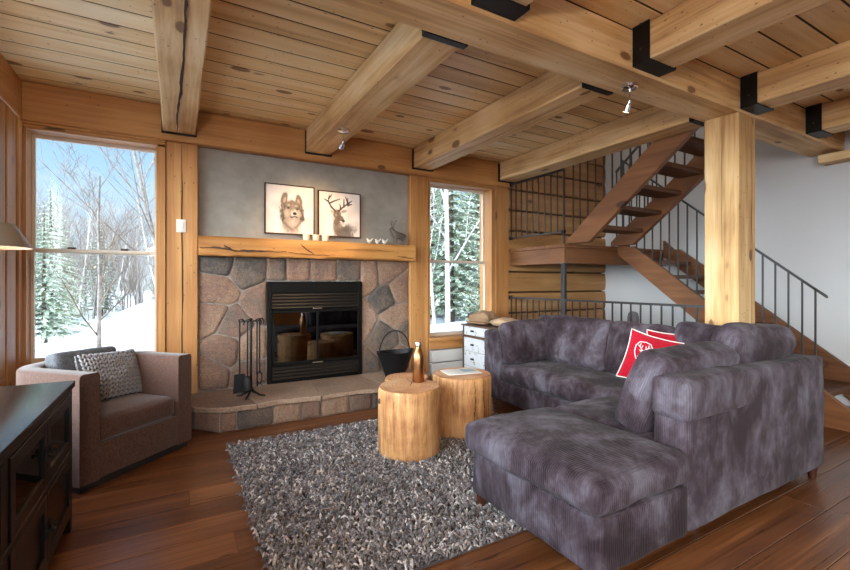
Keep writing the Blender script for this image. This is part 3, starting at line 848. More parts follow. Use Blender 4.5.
wf.blob(.462, .465, .034, .024, BK, 1, .4).blob(.655, .475, .032, .022, BK, 1, .4)
wf.line([(.36, .76), (.46, .86), (.55, .92)], .03, .012, (.14, .10, .08), .6).line([(.73, .74), (.67, .82), (.60, .88)], .028, .012, (.14, .10, .08), .55)
painted('wolf_picture', .850, 1.408, 1.922, 2.490, YB - .028, wf, 'framed square watercolour of a wolf head above the mantel')
dr = Paint(CR)
dr.blob(.62, .95, .34, .26, DB, .85, .6, -.2, .2).blob(.46, .80, .18, .26, MBr, .85, .6, .2, .2).blob(.72, .82, .20, .15, (.10, .075, .06), .8, .7, .3, .2).blob(.34, .62, .08, .20, PK, .35, .9)
dr.blob(.42, .66, .11, .18, (.16, .105, .07), .95, .6, .1, .15)
dr.blob(.43, .50, .12, .13, (.15, .10, .068), .95, .4, 0, .1).blob(.51, .59, .11, .095, (.14, .095, .065), .95, .4, .5, .1).blob(.585, .645, .055, .05, BK, .95, .5).blob(.53, .665, .05, .02, WH, .7, .6, .3)
dr.blob(.60, .42, .085, .035, (.22, .15, .11), .95, .4, -.25).blob(.61, .42, .05, .016, PK, .7, .6, -.25).blob(.31, .44, .05, .03, (.30, .2, .15), .8, .5, .4)
dr.blob(.455, .485, .018, .016, BK, 1, .5).blob(.405, .52, .03, .05, (.50, .38, .30), .5, .7)
AN = (.07, .045, .032)
for pts in ([(.38, .42), (.28, .33), (.22, .22), (.24, .08)], [(.22, .22), (.12, .17)], [(.24, .26), (.36, .20), (.50, .14)], [(.23, .15), (.30, .06)], [(.30, .35), (.26, .28)],
            [(.47, .42), (.56, .34), (.68, .25), (.70, .10)], [(.68, .25), (.80, .16)], [(.60, .31), (.60, .14)], [(.52, .37), (.50, .26)], [(.70, .22), (.64, .08)], [(.70, .27), (.80, .24)]):
    dr.line(pts, .024, .010, AN, 1)
painted('deer_picture', 1.452, 1.985, 1.922, 2.470, YB - .028, dr, 'framed square watercolour of an antlered deer above the mantel')

# little things on the mantel
for i, (x, yy) in enumerate(((1.285, 4.985), (1.395, 5.00), (1.505, 4.98))):
    lb = ['leftmost of three small amber tealight glasses on the mantel', 'middle one of three small amber tealight glasses on the mantel', 'rightmost of three small amber tealight glasses on the mantel'][i]
    t = thing('tealight_holder', lb, 'candle', (x, yy, 1.853), 0, 'tealights under the pictures')
    MB().lathe([(.030, 0), (.038, .01), (.042, .07), (.038, .07), (.034, .014), (.0, .012)], (x, yy, 1.853), 20, False).build('glass_cup', 'cream_glass', t)
    MB().lathe([(.0, .013), (.031, .013), (.031, .045), (.0, .047)], (x, yy, 1.853), 16, False).build('wax', 'wax', t)
    MB().cyl((x, yy, 1.897), (x, yy, 1.908), .0015, seg=5).build('wick', 'crack', t)
for i, x in enumerate((2.06, 2.17, 2.265)):
    lb = ['white bird figurine on the mantel, nearest the pictures', 'white bird figurine on the mantel, in the middle of the row', 'white bird figurine on the mantel, nearest the deer figurine'][i]
    t = thing('bird_figurine', lb, 'figurine', (x, 5.0, 1.853), 0, 'white birds on the mantel')
    MB().ball((x, 5.0, 1.880), (.030, .018, .020)).ball((x - .020, 5.0, 1.903), .012).tube([(x + .018, 5.0, 1.885), (x + .038, 5.0, 1.907), (x + .05, 5.0, 1.922)], [.012, .008, .003], 6).tube([(x - .030, 5, 1.903), (x - .04, 5, 1.901)], [.004, .001], 5).build('body', 'ceramic_white', t)
    MB().lathe([(0, 0), (.016, 0), (.010, .010), (.0, .012)], (x, 5.0, 1.853), 10, False).build('foot', 'ceramic_white', t)
# stag figurine (one continuous skinned body)
def skin(name, verts, edges, radii, mat, parent, lvl=2):
    me = bpy.data.meshes.new(name); org = Vector(parent.location)
    me.from_pydata([tuple(Vector(v) - org) for v in verts], edges, []); o = bpy.data.objects.new(name, me); COL.objects.link(o); o.parent = parent
    md = o.modifiers.new('skin', 'SKIN'); md.use_smooth_shade = True
    for i, r in enumerate([q * 1.25 for q in radii]): me.skin_vertices[0].data[i].radius = (r, r)
    me.skin_vertices[0].data[0].use_root = True
    s2 = o.modifiers.new('sub', 'SUBSURF'); s2.levels = lvl; s2.render_levels = lvl
    me.materials.append(M[mat]); return o
sx, sy, sz = 2.47, 5.0, 1.853
st = thing('deer_figurine', 'dark deer figurine with antlers standing at the right end of the mantel', 'figurine', (sx, sy, sz))
V_ = [(.05, 0, .115), (-.02, 0, .118), (-.06, 0, .125), (-.085, 0, .165), (-.10, 0, .205), (-.135, 0, .195), (.085, 0, .12), (.098, 0, .10)]
E_ = [(0, 1), (1, 2), (2, 3), (3, 4), (4, 5), (0, 6), (6, 7)]; Rr = [.034, .036, .036, .020, .021, .011, .020, .006]
for (lx, ly, top) in ((.06, .018, 0), (.06, -.018, 0), (-.05, .018, 2), (-.05, -.018, 2)):
    i = len(V_); V_ += [(lx, ly, .075), (lx + (.012 if lx > 0 else -.004), ly, .040), (lx + (.004 if lx > 0 else -.008), ly, .003)]; E_ += [(top, i), (i, i + 1), (i + 1, i + 2)]; Rr += [.014, .008, .007]
skin('body', [(sx + a, sy + b_, sz + c) for a, b_, c in V_], E_, Rr, 'figurine', st)
an = MB()
for s_ in (-1, 1):
    P = lambda a, b_, c: (sx + a, sy + s_ * b_, sz + c)
    an.tube([P(-.095, .010, .222), P(-.085, .035, .25), P(-.075, .055, .285), P(-.085, .06, .31)], [.005, .0045, .004, .002], 6).tube([P(-.085, .035, .25), P(-.115, .045, .285)], [.004, .002], 5).tube([P(-.075, .055, .285), P(-.05, .05, .305)], [.004, .002], 5)
    an.ball(P(-.088, .024, .215), (.006, .016, .008))
an.build('antlers', 'figurine', st)

# ---------------------------------------------------------------- fire tools on the hearth
HZ = .238
tx, ty = .640, 4.62
ts = thing('fire_tool_stand', 'black wrought iron fire tool stand with four curved feet on the hearth', 'tool stand', (tx, ty, HZ))
MB().tube([(tx, ty, HZ + .07), (tx, ty, HZ + .755)], .012, 8).ball((tx, ty, HZ + .765), .018).build('pole', 'iron', ts)
for k in range(4):
    a = PI / 4 + k * PI / 2 + .3; c, s_ = math.cos(a), math.sin(a)
    MB().tube([(tx, ty, HZ + .10), (tx + c * .03, ty + s_ * .03, HZ + .05), (tx + c * .09, ty + s_ * .09, HZ + .018), (tx + c * .14, ty + s_ * .14, HZ + .010)], [.010, .011, .010, .008], 8).build('foot', 'iron', ts)
hooks = MB()
TP = [(-.105, -.01), (-.04, -.065), (.05, -.05), (.085, .02)]
for dx, dy in TP:
    hooks.tube([(tx, ty, HZ + .74), (tx + dx * .5, ty + dy * .5, HZ + .755), (tx + dx, ty + dy, HZ + .745), (tx + dx * 1.08, ty + dy * 1.08, HZ + .76)], .006, 6)
hooks.build('hook_ring', 'iron', ts)
def tool(k, name, label):
    dx, dy = TP[k]; x, yy = tx + dx, ty + dy
    t = thing(name, label, 'fire tool', (x, yy, HZ + .06), 0, 'fire tools hanging on the stand')
    # handle: curled hook end, straight shaft
    MB().tube([(x + .035, yy, HZ + .715), (x + .042, yy, HZ + .745), (x + .022, yy, HZ + .775), (x - .006, yy, HZ + .770), (x, yy - .002, HZ + .74), (x, yy, HZ + .70), (x, yy, HZ + .22)], [.006, .008, .010, .010, .008, .0075, .0075], 7).build('shaft', 'iron', t)
    return t, x, yy
t, x, yy = tool(0, 'fireplace_shovel', 'black fireplace shovel hanging on the left of the tool stand')
b = MB().prism([(x - .048, HZ + .235), (x + .048, HZ + .235), (x + .060, HZ + .05), (x - .060, HZ + .05)], 1, yy - .004, yy + .004, .002).box(x - .052, x - .046, yy - .022, yy, HZ + .06, HZ + .23).box(x + .046, x + .052, yy - .022, yy, HZ + .06, HZ + .23)
b.build('blade', 'iron', t, smooth=False)
t, x, yy = tool(1, 'hearth_brush', 'black hearth brush with a thick bristle head on the tool stand')
MB().lathe([(.012, .22), (.034, .205), (.042, .16), (.044, .10), (.040, .085), (0, .085)], (x, yy, HZ), 14, False).build('bristle_head', 'plinth_black', t)
t, x, yy = tool(2, 'fire_poker', 'thin black fire poker with a hooked tip on the tool stand')
MB().tube([(x, yy, HZ + .23), (x, yy, HZ + .13), (x + .002, yy, HZ + .10)], [.006, .006, .003], 7).tube([(x, yy, HZ + .15), (x + .025, yy, HZ + .13), (x + .032, yy, HZ + .155)], [.005, .005, .002], 6).build('poker_tip', 'iron', t)
t, x, yy = tool(3, 'fire_tongs', 'black log tongs with two claws hanging on the right of the stand')
for s_ in (-1, 1):
    MB().tube([(x, yy, HZ + .25), (x + s_ * .020, yy, HZ + .21), (x + s_ * .022, yy, HZ + .15), (x + s_ * .006, yy, HZ + .12), (x + s_ * .028, yy, HZ + .09)], [.006, .006, .006, .005, .003], 7).build('claw', 'iron', t)

# ash bucket
bx, by = 2.275, 4.72
bk = thing('ash_bucket', 'black iron ash bucket with a tall arched handle on the hearth', 'bucket', (bx, by, HZ))
m = MB(); vs, fs = [], []; seg = 32
for k, (rx, ry, z, lip) in enumerate(((.0, .0, 0, 0), (.115, .10, 0, 0), (.118, .103, .015, 0), (.205, .165, .30, 1), (.212, .170, .305, 1), (.205, .163, .305, 1), (.112, .096, .02, 0), (0, 0, .02, 0))):
    for i in range(seg):
        t = 2 * PI * i / seg; sp = .045 * max(0, math.cos(t)) ** 3 * lip + .03 * max(0, -math.cos(t)) ** 4 * lip
        vs.append((bx + (rx + sp) * math.cos(t), by + ry * math.sin(t), HZ + z + (sp * .45)))
for k in range(7):
    for i in range(seg): fs.append((k * seg + i, k * seg + (i + 1) % seg, (k + 1) * seg + (i + 1) % seg, (k + 1) * seg + i))
m.raw(vs, fs).build('pail', 'iron', bk, ang=50)
hp = [(bx + .20 * math.cos(a), by, HZ + .30 + .255 * math.sin(a)) for a in [PI * i / 14 for i in range(15)]]
MB().tube(hp, .008, 8).build('handle', 'iron', bk)
MB().ball((bx - .205, by, HZ + .295), .014).build('handle_pivot', 'iron', bk)
MB().ball((bx + .205, by, HZ + .295), .014).build('handle_pivot', 'iron', bk)

# ---------------------------------------------------------------- spotlights on the timbers
def spot(x, y, z, aim, label, power, lamp=True):
    t = thing('ceiling_spotlight', label, 'spotlight', (x, y, z - .03), 0, 'spotlights on the beams', 'thing')
    MB().lathe([(0, -.030), (.050, -.030), (.058, -.024), (.060, 0), (0, 0)], (x, y, z), 24, False).build('canopy', 'chrome', t)
    d = (Vector(aim) - Vector((x, y, z - .12))).normalized()
    j = Vector((x, y, z - .12))
    MB().tube([(x, y, z - .025), j], .006, 8).ball(j, .010).build('stem', 'chrome', t)
    h = MB().tube([j - d * .005, j + d * .02, j + d * .025, j + d * .075], [.010, .012, .020, .026], 16)
    h.build('lamp_head', 'chrome', t)
    MB().cyl(j + d * .0755, j + d * .078, .022, seg=16).build('bulb', 'spot_emit', t)
    L = bpy.data.lights.new('spot_lamp', 'SPOT'); L.energy = power; L.color = (1, .66, .34); L.spot_size = R(75); L.spot_blend = .8; L.shadow_soft_size = .025
    o = bpy.data.objects.new('spot_lamp', L); COL.objects.link(o); o.location = j + d * .085; o.rotation_euler = d.to_track_quat('-Z', 'Y').to_euler()
spot(1.405, 4.06, 2.86, (1.37, 5.0, 2.02), 'small chrome spotlight under the beam above the fireplace', 27)
spot(2.93, 2.06, 2.845, (3.1, 2.9, 1.2), 'small chrome spotlight under the girder left of the post', 16)

# ---------------------------------------------------------------- dark console at the left
cx0, cx1, cy0, cy1, cz = -1.06, -.51, .95, 3.10, .825
cs = thing('console_cabinet', 'dark espresso console cabinet with glass doors at the left edge', 'cabinet', ((cx0 + cx1) / 2, (cy0 + cy1) / 2, 0))
MB().box(cx0, cx1 + .012, cy0 - .012, cy1 + .012, cz - .035, cz, .004, 2).build('top', 'espresso_top', cs, ang=30)
m = MB().box(cx0 + .01, cx1 - .028, cy0 + .05, cy1 - .012, .09, .115).box(cx0 + .01, cx0 + .025, cy0 + .05, cy1 - .01, .09, cz - .035).box(cx0 + .01, cx1 - .028, cy1 - .035, cy1 - .012, .10, cz - .035).box(cx0 + .01, cx1 - .028, cy0 + .012, cy0 + .035, .10, cz - .035).box(cx0 + .02, cx1 - .03, cy0 + .05, cy1 - .03, .43, .45)
m.build('carcass', 'espresso_y', cs, smooth=False)
for yy in (cy0, cy1 - .06):
    for xx in (cx0 + .005, cx1 - .06): MB().box(xx, xx + .06, yy, yy + .06, 0, cz - .035, .003).build('leg', 'espresso_z', cs, smooth=False)
m = MB().box(cx1 - .025, cx1, cy0 + .06, cy1 - .06, cz - .06, cz - .035).box(cx1 - .025, cx1 + .006, cy0 + .06, cy1 - .06, .432, .462, .003).box(cx1 - .025, cx1, cy0 + .06, cy1 - .06, .085, .115)
for yy in (2.015,): m.box(cx1 - .025, cx1, yy - .02, yy + .02, .115, cz - .06)
m.build('face_frame', 'espresso_y', cs, smooth=False)
x = cx1
for (ya, yb) in ((1.04, 1.995), (2.035, 3.04)):
    md_ = (ya + yb) / 2
    for lo, hi, gl in ((.466, cz - .063, True), (.118, .428, False)):
        for a, b, hs in ((ya + .004, md_ - .002, 1), (md_ + .002, yb - .004, -1)):
            st_ = .055
            d = MB().box(x - .018, x + .006, a, a + st_, lo, hi, .002).box(x - .018, x + .006, b - st_, b, lo, hi, .002).box(x - .018, x + .006, a + st_, b - st_, lo, lo + st_, .002).box(x - .018, x + .006, a + st_, b - st_, hi - st_, hi, .002)
            if not gl: d.box(x - .014, x - .006, a + st_, b - st_, lo + st_, hi - st_)
            d = d.build('door', 'espresso_y', cs, smooth=False)
            if gl: MB().box(x - .008, x - .004, a + st_, b - st_, lo + st_, hi - st_).build('pane', 'cabinet_glass', d, smooth=False)
            hy_ = (md_ - .030) if hs > 0 else (md_ + .030)
            zc_ = (lo + hi) / 2
            MB().box(x + .006, x + .012, hy_ - .014, hy_ + .014, zc_ - .03, zc_ + .03, .001).cyl((x + .012, hy_, zc_), (x + .028, hy_, zc_), .005, seg=8).ball((x + .030, hy_, zc_), (.007, .020, .009)).build('handle', 'iron', d, ang=40)

# floor lamp behind the console
lx, ly = -.935, 3.30
lp = thing('floor_lamp', 'floor lamp with a brushed metal cone shade at the left edge', 'lamp', (lx - .10, ly + .02, 0))
MB().lathe([(0, 0), (.095, 0), (.10, .012), (.02, .022), (0, .022)], (lx - .10, ly + .02, 0), 28, False).build('base', 'shade_metal', lp)
MB().tube([(lx - .10, ly + .02, .015), (lx - .10, ly + .02, 1.74), (lx - .08, ly + .02, 1.775), (lx - .03, ly + .01, 1.785), (lx, ly, 1.77), (lx, ly, 1.71)], .009, 8).build('pole', 'rail_steel', lp)
MB().lathe([(.022, 1.71), (.135, 1.705), (.212, 1.572), (.209, 1.572), (.132, 1.700), (.02, 1.704)], (lx, ly, 0), 40, False).build('lamp_shade', 'shade_metal', lp, ang=30)
MB().ball((lx, ly, 1.655), (.030, .030, .038)).build('bulb', 'lamp_emit', lp)
MB().ball((lx - .012, ly - .02, 1.72), .018).build('switch_knob', 'iron', lp)
L = bpy.data.lights.new('floor_lamp_light', 'POINT'); L.energy = 5; L.color = (1, .68, .36); L.shadow_soft_size = .03
o = bpy.data.objects.new('floor_lamp_light', L); COL.objects.link(o); o.location = (lx, ly, 1.60)

# ---------------------------------------------------------------- tub armchair
A = Vector((-.545, 3.535, 0)); Bp = Vector((.107, 4.172, 0)); e1 = (Bp - A).normalized(); wd = (Bp - A).length
ang = math.atan2(e1.y, e1.x); mid = (A + Bp) / 2; dp = .80
ac = thing('tub_armchair', 'brown tweed tub armchair in the corner by the left window', 'armchair', (mid.x, mid.y, 0), ang, None, None, True)
H = wd / 2; th = .135; top = .775
# shell: a U-shaped wall with generous rounded rear corners, local x across, y towards the back
def uring(off, nseg=10):
    r = .30 - off; pts = [(H - off, 0)]
    pts += [(H - off, dp * .3)]
    for i in range(nseg + 1):
        t = PI / 2 * i / nseg; pts.append((H - .30 + r * math.cos(t), dp - .30 + r * math.sin(t)))
    return pts + [(-x_, y_) for x_, y_ in reversed(pts)]
o1, o2 = uring(0), uring(th)
prof = [(0, .05), (0, top - .025), (.006, top - .008), (.020, top), (th - .02, top), (th - .006, top - .008), (th, top - .03), (th, .05)]
vs, fs = [], []
n = len(o1)
for off, z in prof:
    rg = uring(off)
    for p in rg: vs.append((p[0], p[1], z))
for k in range(len(prof) - 1):
    for i in range(n - 1): fs.append((k * n + i, k * n + i + 1, (k + 1) * n + i + 1, (k + 1) * n + i))
fs.append(tuple(k * n for k in range(len(prof)))); fs.append(tuple(k * n + n - 1 for k in reversed(range(len(prof)))))
m = MB().raw(vs, fs)
m.build('shell', 'chair_tweed', ac, ang=42, recalc=True)
MB().prism([(H - .02, .025)] + [(p[0] * .95, min(p[1], dp - .03)) for p in uring(.0)[1:-1]] + [(-H + .02, .025)], 2, 0, .052).build('plinth', 'plinth_black', ac, smooth=False)
iw = wd - 2 * th
MB().box(-iw / 2 - .004, iw / 2 + .004, .012, dp - th + .04, .05, .285, .012, 2).build('seat_front', 'chair_tweed', ac, ang=30)
softbox(iw - .008, dp - th - .02, .165, .045, (0, .012, .018), 14, .002, 3).xf(Matrix.Translation((0, (dp - th) / 2 + .005, .285))).build('seat_cushion', 'chair_tweed', ac, ang=180)

def placed(name, label, cat, mb_list, loc, rot, group=None):
    """a loose cushion: parts built in its own frame, then tilted into place"""
    t = thing(name, label, cat, (0, 0, 0), 0, group, None, True)
    for nm, mb, mat, a_, par in mb_list:
        o = mb.build(nm, mat, t, ang=a_)
    t.location = loc; t.rotation_euler = rot
    return t
# grey cushion leaning on the armchair's back
def in_chair(px, py, pz): 
    v = Matrix.Rotation(ang, 3, 'Z') @ Vector((px, py, pz)); return (mid.x + v.x, mid.y + v.y, pz)
placed('seat_back_cushion', 'dark grey cushion at the back of the tub armchair', 'cushion', [('cushion', softbox(.48, .14, .41, .035, (.0, .02, .004), 14, .003, 5), 'grey_tweed', 180, None)], in_chair(.0, dp - th - .135, .445), (R(-12), R(1), ang + .02))

# knitted cushion: rows of interlocking V stitches over a dark filling
kw, kh, kt = .50, .38, .15
kn, ks = pillow_shape(kw, kh, kt, 18, 2.4, .05, 2)
st_m = MB(); nc, nr = 11, 11
for side in (-1, 1):
    for i in range(nc):
        for j in range(nr):
            for s_ in (-1, 1):
                u = -1 + (i + .5 + s_ * .24) * 2 / nc; v = -1 + (j + .5) * 2 / nr
                p = ks(u * .97, v * .97, side); du = (ks(u * .97 + .03, v * .97, side) - p).normalized(); dv = (ks(u * .97, v * .97 + .03, side) - p).normalized()
                nrm = du.cross(dv).normalized() * (1 if side < 0 else -1)
                d = (dv + du * s_ * .42).normalized(); a_ = nrm.cross(d).normalized()
                mat = Matrix((a_, d, nrm)).transposed()
                st_m.ball(p + nrm * .002, (.0102, .0245, .0110), 7, 5, mat)
placed('knit_cushion', 'chunky grey knitted cushion on the tub armchair', 'cushion', [('filling', kn, 'knit_dark', 180, None), ('knit_cover', st_m, 'knit', 180, None)], in_chair(.085, dp - th - .29, .462), (R(-17), R(3), ang + .06))

# ---------------------------------------------------------------- rug
rug = thing('shag_rug', 'grey brown shaggy rug in front of the hearth', 'rug', (1.6, 3.0, 0))
RX0, RX1, RY0, RY1 = .38, 2.85, 1.82, 3.92
MB().box(RX0, RX1, RY0, RY1, 0, .016).build('rug_backing', 'rug_back', rug, smooth=False)
rr = random.Random(3); m = MB(); vs, fs = [], []
def blocked(x, y):
    if x > 1.85 and y < 2.14: return True
    for (a, b, r) in ((1.616, 3.085, .235), (2.249, 3.265, .25), (1.884, 3.645, .20)):
        if (x - a) ** 2 + (y - b) ** 2 < r * r: return True
    return x > 2.3 and y < 2.2
step = .0195
nx_, ny_ = int((RX1 - RX0) / step), int((RY1 - RY0) / step)
for j in range(ny_ + 1):
    for i in range(nx_ + 1):
        x, y = RX0 + (i + rr.uniform(-.5, .5)) * step, RY0 + (j + rr.uniform(-.5, .5)) * step
        if blocked(x, y) or (x > 2.0 and y > 3.1 and rr.random() < .5): continue
        h = rr.uniform(.026, .048); a = rr.uniform(0, 2 * PI) ; ln = rr.uniform(.012, .038)
        dx, dy = math.cos(a) * ln, math.sin(a) * ln
        r0 = rr.uniform(.0056, .0088); o_ = len(vs)
        ring = [(x, y, .012, r0), (x + dx * .35, y + dy * .35, .012 + h * .62, r0 * 1.1), (x + dx, y + dy, .010 + h * .95, r0 * .95), (x + dx * 1.7, y + dy * 1.7, .012 + h * .72, r0 * .45)]
        px, py = -math.sin(a), math.cos(a)
        for q, (qx, qy, qz, r_) in enumerate(ring):
            # triangle section, tilted with the yarn
            if q < 2: up_ = (math.cos(a), math.sin(a), .2)
            else: up_ = (math.cos(a) * .2, math.sin(a) * .2, 1)
            vs += [(qx + px * r_, qy + py * r_, qz), (qx - px * r_, qy - py * r_, qz), (qx + up_[0] * r_ * 1.4, qy + up_[1] * r_ * 1.4, qz + up_[2] * r_ * 1.4)]
        for q in range(3):
            for k in range(3):
                fs.append((o_ + q * 3 + k, o_ + q * 3 + (k + 1) % 3, o_ + (q + 1) * 3 + (k + 1) % 3, o_ + (q + 1) * 3 + k))
        fs.append((o_ + 9, o_ + 10, o_ + 11))
pile = m.raw(vs, fs).build('pile', 'rug_yarn', rug, ang=180)
pile['kind'] = 'stuff'

# ---------------------------------------------------------------- stump tables
def stump(x, y, r, h, label, seed):
    t = thing('stump_table', label, 'side table', (x, y, .03), 0, 'tree stump tables')
    seg = 72; zs = [0, .012, .05, .12, .2, .28, .36, .44, h - .03, h - .012, h - .003]
    vs, fs = [], []
    def rad(a, z):
        q = Vector((math.cos(a) * 1.1, math.sin(a) * 1.1, seed)); w = mnoise.noise(q) * .035
        g = mnoise.noise(Vector((math.cos(a) * 5, math.sin(a) * 5, seed + z * 1.2))) * .018 + mnoise.noise(Vector((math.cos(a) * 14, math.sin(a) * 14, seed + z * 3))) * .006
        return r * (1 + w) + g * r * 2.2
    for z in zs:
        e = -.010 if z in (0, zs[-1]) else (-.004 if z in (.012, h - .012) else 0)
        for k in range(seg):
            a = 2 * PI * k / seg; q = rad(a, z) + e
            vs.append((x + q * math.cos(a), y + q * math.sin(a), .03 + z))
    for i in range(len(zs) - 1):
        for k in range(seg): fs.append((i * seg + k, i * seg + (k + 1) % seg, (i + 1) * seg + (k + 1) % seg, (i + 1) * seg + k))
    fs.append(tuple(reversed(range(seg))))
    MB().raw(vs, fs).build('trunk_side', 'stump_side', t, ang=60)
    vs, fs = [], []
    for f_ in (1, .5, .0):
        for k in range(seg):
            a = 2 * PI * k / seg; q = (rad(a, zs[-1]) - .010) * f_
            vs.append((x + q * math.cos(a), y + q * math.sin(a), .03 + h + .001 * (1 - f_)))
    for i in range(2):
        for k in range(seg): fs.append((i * seg + k, i * seg + (k + 1) % seg, (i + 1) * seg + (k + 1) % seg, (i + 1) * seg + k))
    MB().raw(vs, fs).build('cut_top', 'stump_top', t, ang=60, origin=(x + .02, y + .01, .03 + h))
    return t, rad
t, rd = stump(1.616, 3.085, .250, .522, 'tree stump table in front, holding the copper bottle', 2.0)
a = math.radians(176); q = rd(a, .42)
MB().ball((1.616 + q * math.cos(a), 3.085 + q * math.sin(a), .455), (.016, .016, .022)).build('knot', 'bark_knot', t)
t, rd = stump(2.255, 3.275, .262, .522, 'tree stump table with deep splits holding the white magazine', 5.3)
for a_ in (-1.75, -1.38, -1.06):
    pts = [(2.255 + (rd(a_ + .03 * math.sin(z * 11 + a_ * 5), z) + .0005) * math.cos(a_ + .03 * math.sin(z * 11 + a_ * 5)), 3.275 + (rd(a_ + .03 * math.sin(z * 11 + a_ * 5), z) + .0005) * math.sin(a_ + .03 * math.sin(z * 11 + a_ * 5)), .03 + z) for z in [.05 * i for i in range(2, 11)]]
    ribbon_crack(pts, .009, (math.cos(a_), math.sin(a_), 0), 'split', t)
t, rd = stump(1.884, 3.645, .205, .455, 'lower tree stump table half hidden behind the other two', 8.1)
ribbon_crack([(1.60, 3.05, .5535), (1.68, 3.16, .5535), (1.70, 3.30, .5535)], .008, (0, 0, 1), 'split', bpy.data.objects['stump_table'])

bx_, by_, bz_ = 1.735, 3.155, .5535
bt = thing('drink_bottle', 'copper drink bottle with a steel cap on the front stump', 'bottle', (bx_, by_, bz_))
MB().lathe([(0, .0), (.044, .0), (.048, .006), (.048, .195), (.045, .225), (.034, .255), (.024, .275), (.021, .285), (.021, .292), (0, .292)], (bx_, by_, bz_), 32, False).build('body', 'copper', bt, ang=50)
MB().lathe([(0, .292), (.025, .292), (.026, .296), (.026, .325), (.023, .330), (0, .330)], (bx_, by_, bz_), 28, False).build('cap', 'steel_cap', bt, ang=40)
mg = thing('magazine', 'white magazine lying on the split stump table', 'magazine', (2.26, 3.30, .5545), R(-10), None, None, True)
b = MB()
vs, fs = [], []
for i in range(9):
    for s_ in (0, 1):
        xx = -.16 + .32 * i / 8; zz = .004 + .006 * math.sin(PI * (i % 4.0001) / 4) * (1 if i not in (0, 8) else .3)
        vs.append((xx, -.11 + .22 * s_, zz))
for i in range(8): fs.append((2 * i, 2 * i + 2, 2 * i + 3, 2 * i + 1))
b.raw(vs, fs); 
b.box(-.16, .16, -.11, .11, 0, .0045).build('pages', 'paper_white', mg, smooth=False)
MB().box(.0, .13, -.07, .06, .0115, .0120).build('printed_picture', 'paper_blue', mg, smooth=False)

# ---------------------------------------------------------------- corduroy sectional sofa
SZ = .0
so = thing('sectional_sofa', 'large grey purple corduroy corner sofa with a chaise', 'sofa', (2.7, 2.4, 0))
SB = .085
def block(name, x0, x1, y0, y1, z0, z1, r=.03, crown=(0, 0, 0), seed=0, wob=.004, n=14):
    m = softbox(x1 - x0, y1 - y0, z1 - z0, r, crown, n, wob, seed)
    m.xf(Matrix.Translation(((x0 + x1) / 2, (y0 + y1) / 2, z0)))
    return m.build(name, 'corduroy', so, ang=180)
sx0, sx1, sy0, sy1 = 1.575, 3.955, 1.255, 3.98
block('chaise_base', sx0, 2.26, sy0, 2.185, SB, .352, .025, (.004, .004, 0), 1)
block('base', 2.26, sx1 - .02, sy0 + .05, 2.185, SB, .345, .025, (0, .0, 0), 2)
block('base', 3.05, sx1, 2.185, sy1, SB, .312, .025, (.004, 0, 0), 3)
block('chaise_cushion', sx0 - .055, 2.255, sy0 - .022, 2.215, .356, .530, .055, (.012, .010, .028), 4, .007)
block('seat_cushion', 2.235, 3.70, sy0 + .21, 2.215, .350, .515, .05, (0, .0, .025), 5, .006)
block('seat_cushion', 3.02, 3.72, 2.215, 3.685, .31, .50, .055, (.02, 0, .03), 6, .006)
block('back_rest', 2.255, sx1, sy0, sy0 + .20, SB + .005, .865, .035, (.004, .006, .004), 7, .004, 22)
block('back_pad', 2.240, 2.86, sy0 - .010, sy0 + .205, .655, .878, .04, (.004, .006, .006), 8, .004)
block('back_rest', sx1 - .225, sx1, sy0 + .235, sy1 - .005, .30, .855, .035, (.004, 0, .004), 9, .004, 20)
block('arm_rest', 3.035, sx1, 3.690, sy1, SB + .005, .835, .035, (.006, .006, .006), 10, .004, 18)
for (x, y) in ((1.66, 1.36), (1.605, 2.12), (3.885, 1.31), (3.12, 3.88), (3.84, 3.88), (2.5, 1.36)):
    MB().lathe([(0, 0), (.022, 0), (.034, .095), (0, .095)], (x, y, 0), 12, False).build('leg', 'dark_wood_leg', so)
def seam(pts, name='seam'):
    MB().tube(pts, .006, 6).build(name, 'corduroy', so)

def cushion(label, size, loc, rot, seed, crown=(.0, .045, .012), r=.06, wob=.009, group='loose back cushions of the sofa'):
    m = softbox(*size, r, crown, 16, wob, seed)
    t = m.build('sofa_cushion', 'corduroy', None, ang=180)
    tag(t, label, 'cushion', group); t.location = loc; t.rotation_euler = rot
    return t
PB = -PI / 2     # face towards -x
cushion('plump sofa back cushion beside the arm pillow, nearest the window', (.96, .19, .50), (3.56, 3.215, .50), (R(-14), 0, PB), 11)
cushion('sofa back cushion behind the red cushions', (.64, .19, .49), (3.57, 2.435, .50), (R(-14), 0, PB), 12)
cushion('corduroy corner cushion of the sofa right in front of the timber post', (.66, .18, .50), (3.58, 1.82, .525), (R(-12), R(3), PB), 13)
cushion('square sofa cushion leaning against the far arm', (.58, .17, .44), (3.315, 3.535, .505), (R(-14), R(-2), R(-3)), 14, group='loose cushions along the sofa arm and chaise')
cushion('tall sofa cushion at the chaise end, its ribbed side towards the stumps', (.84, .195, .48), (2.665, 1.635, .51), (R(-21), 0, PI), 15, (.0, .035, .012), .05, .009)
cushion('high plump sofa cushion leaning over the near backrest, right of the chaise cushion', (.80, .20, .55), (3.42, 1.615, .515), (R(-17), R(-3), PI), 16, (.0, .055, .025), .08, .012)
cushion('sofa cushion end peeping out behind the near backrest at the right', (.40, .14, .42), (3.60, 1.78, .50), (R(-10), R(8), R(160)), 17, (.0, .03, .01), .05, .006)

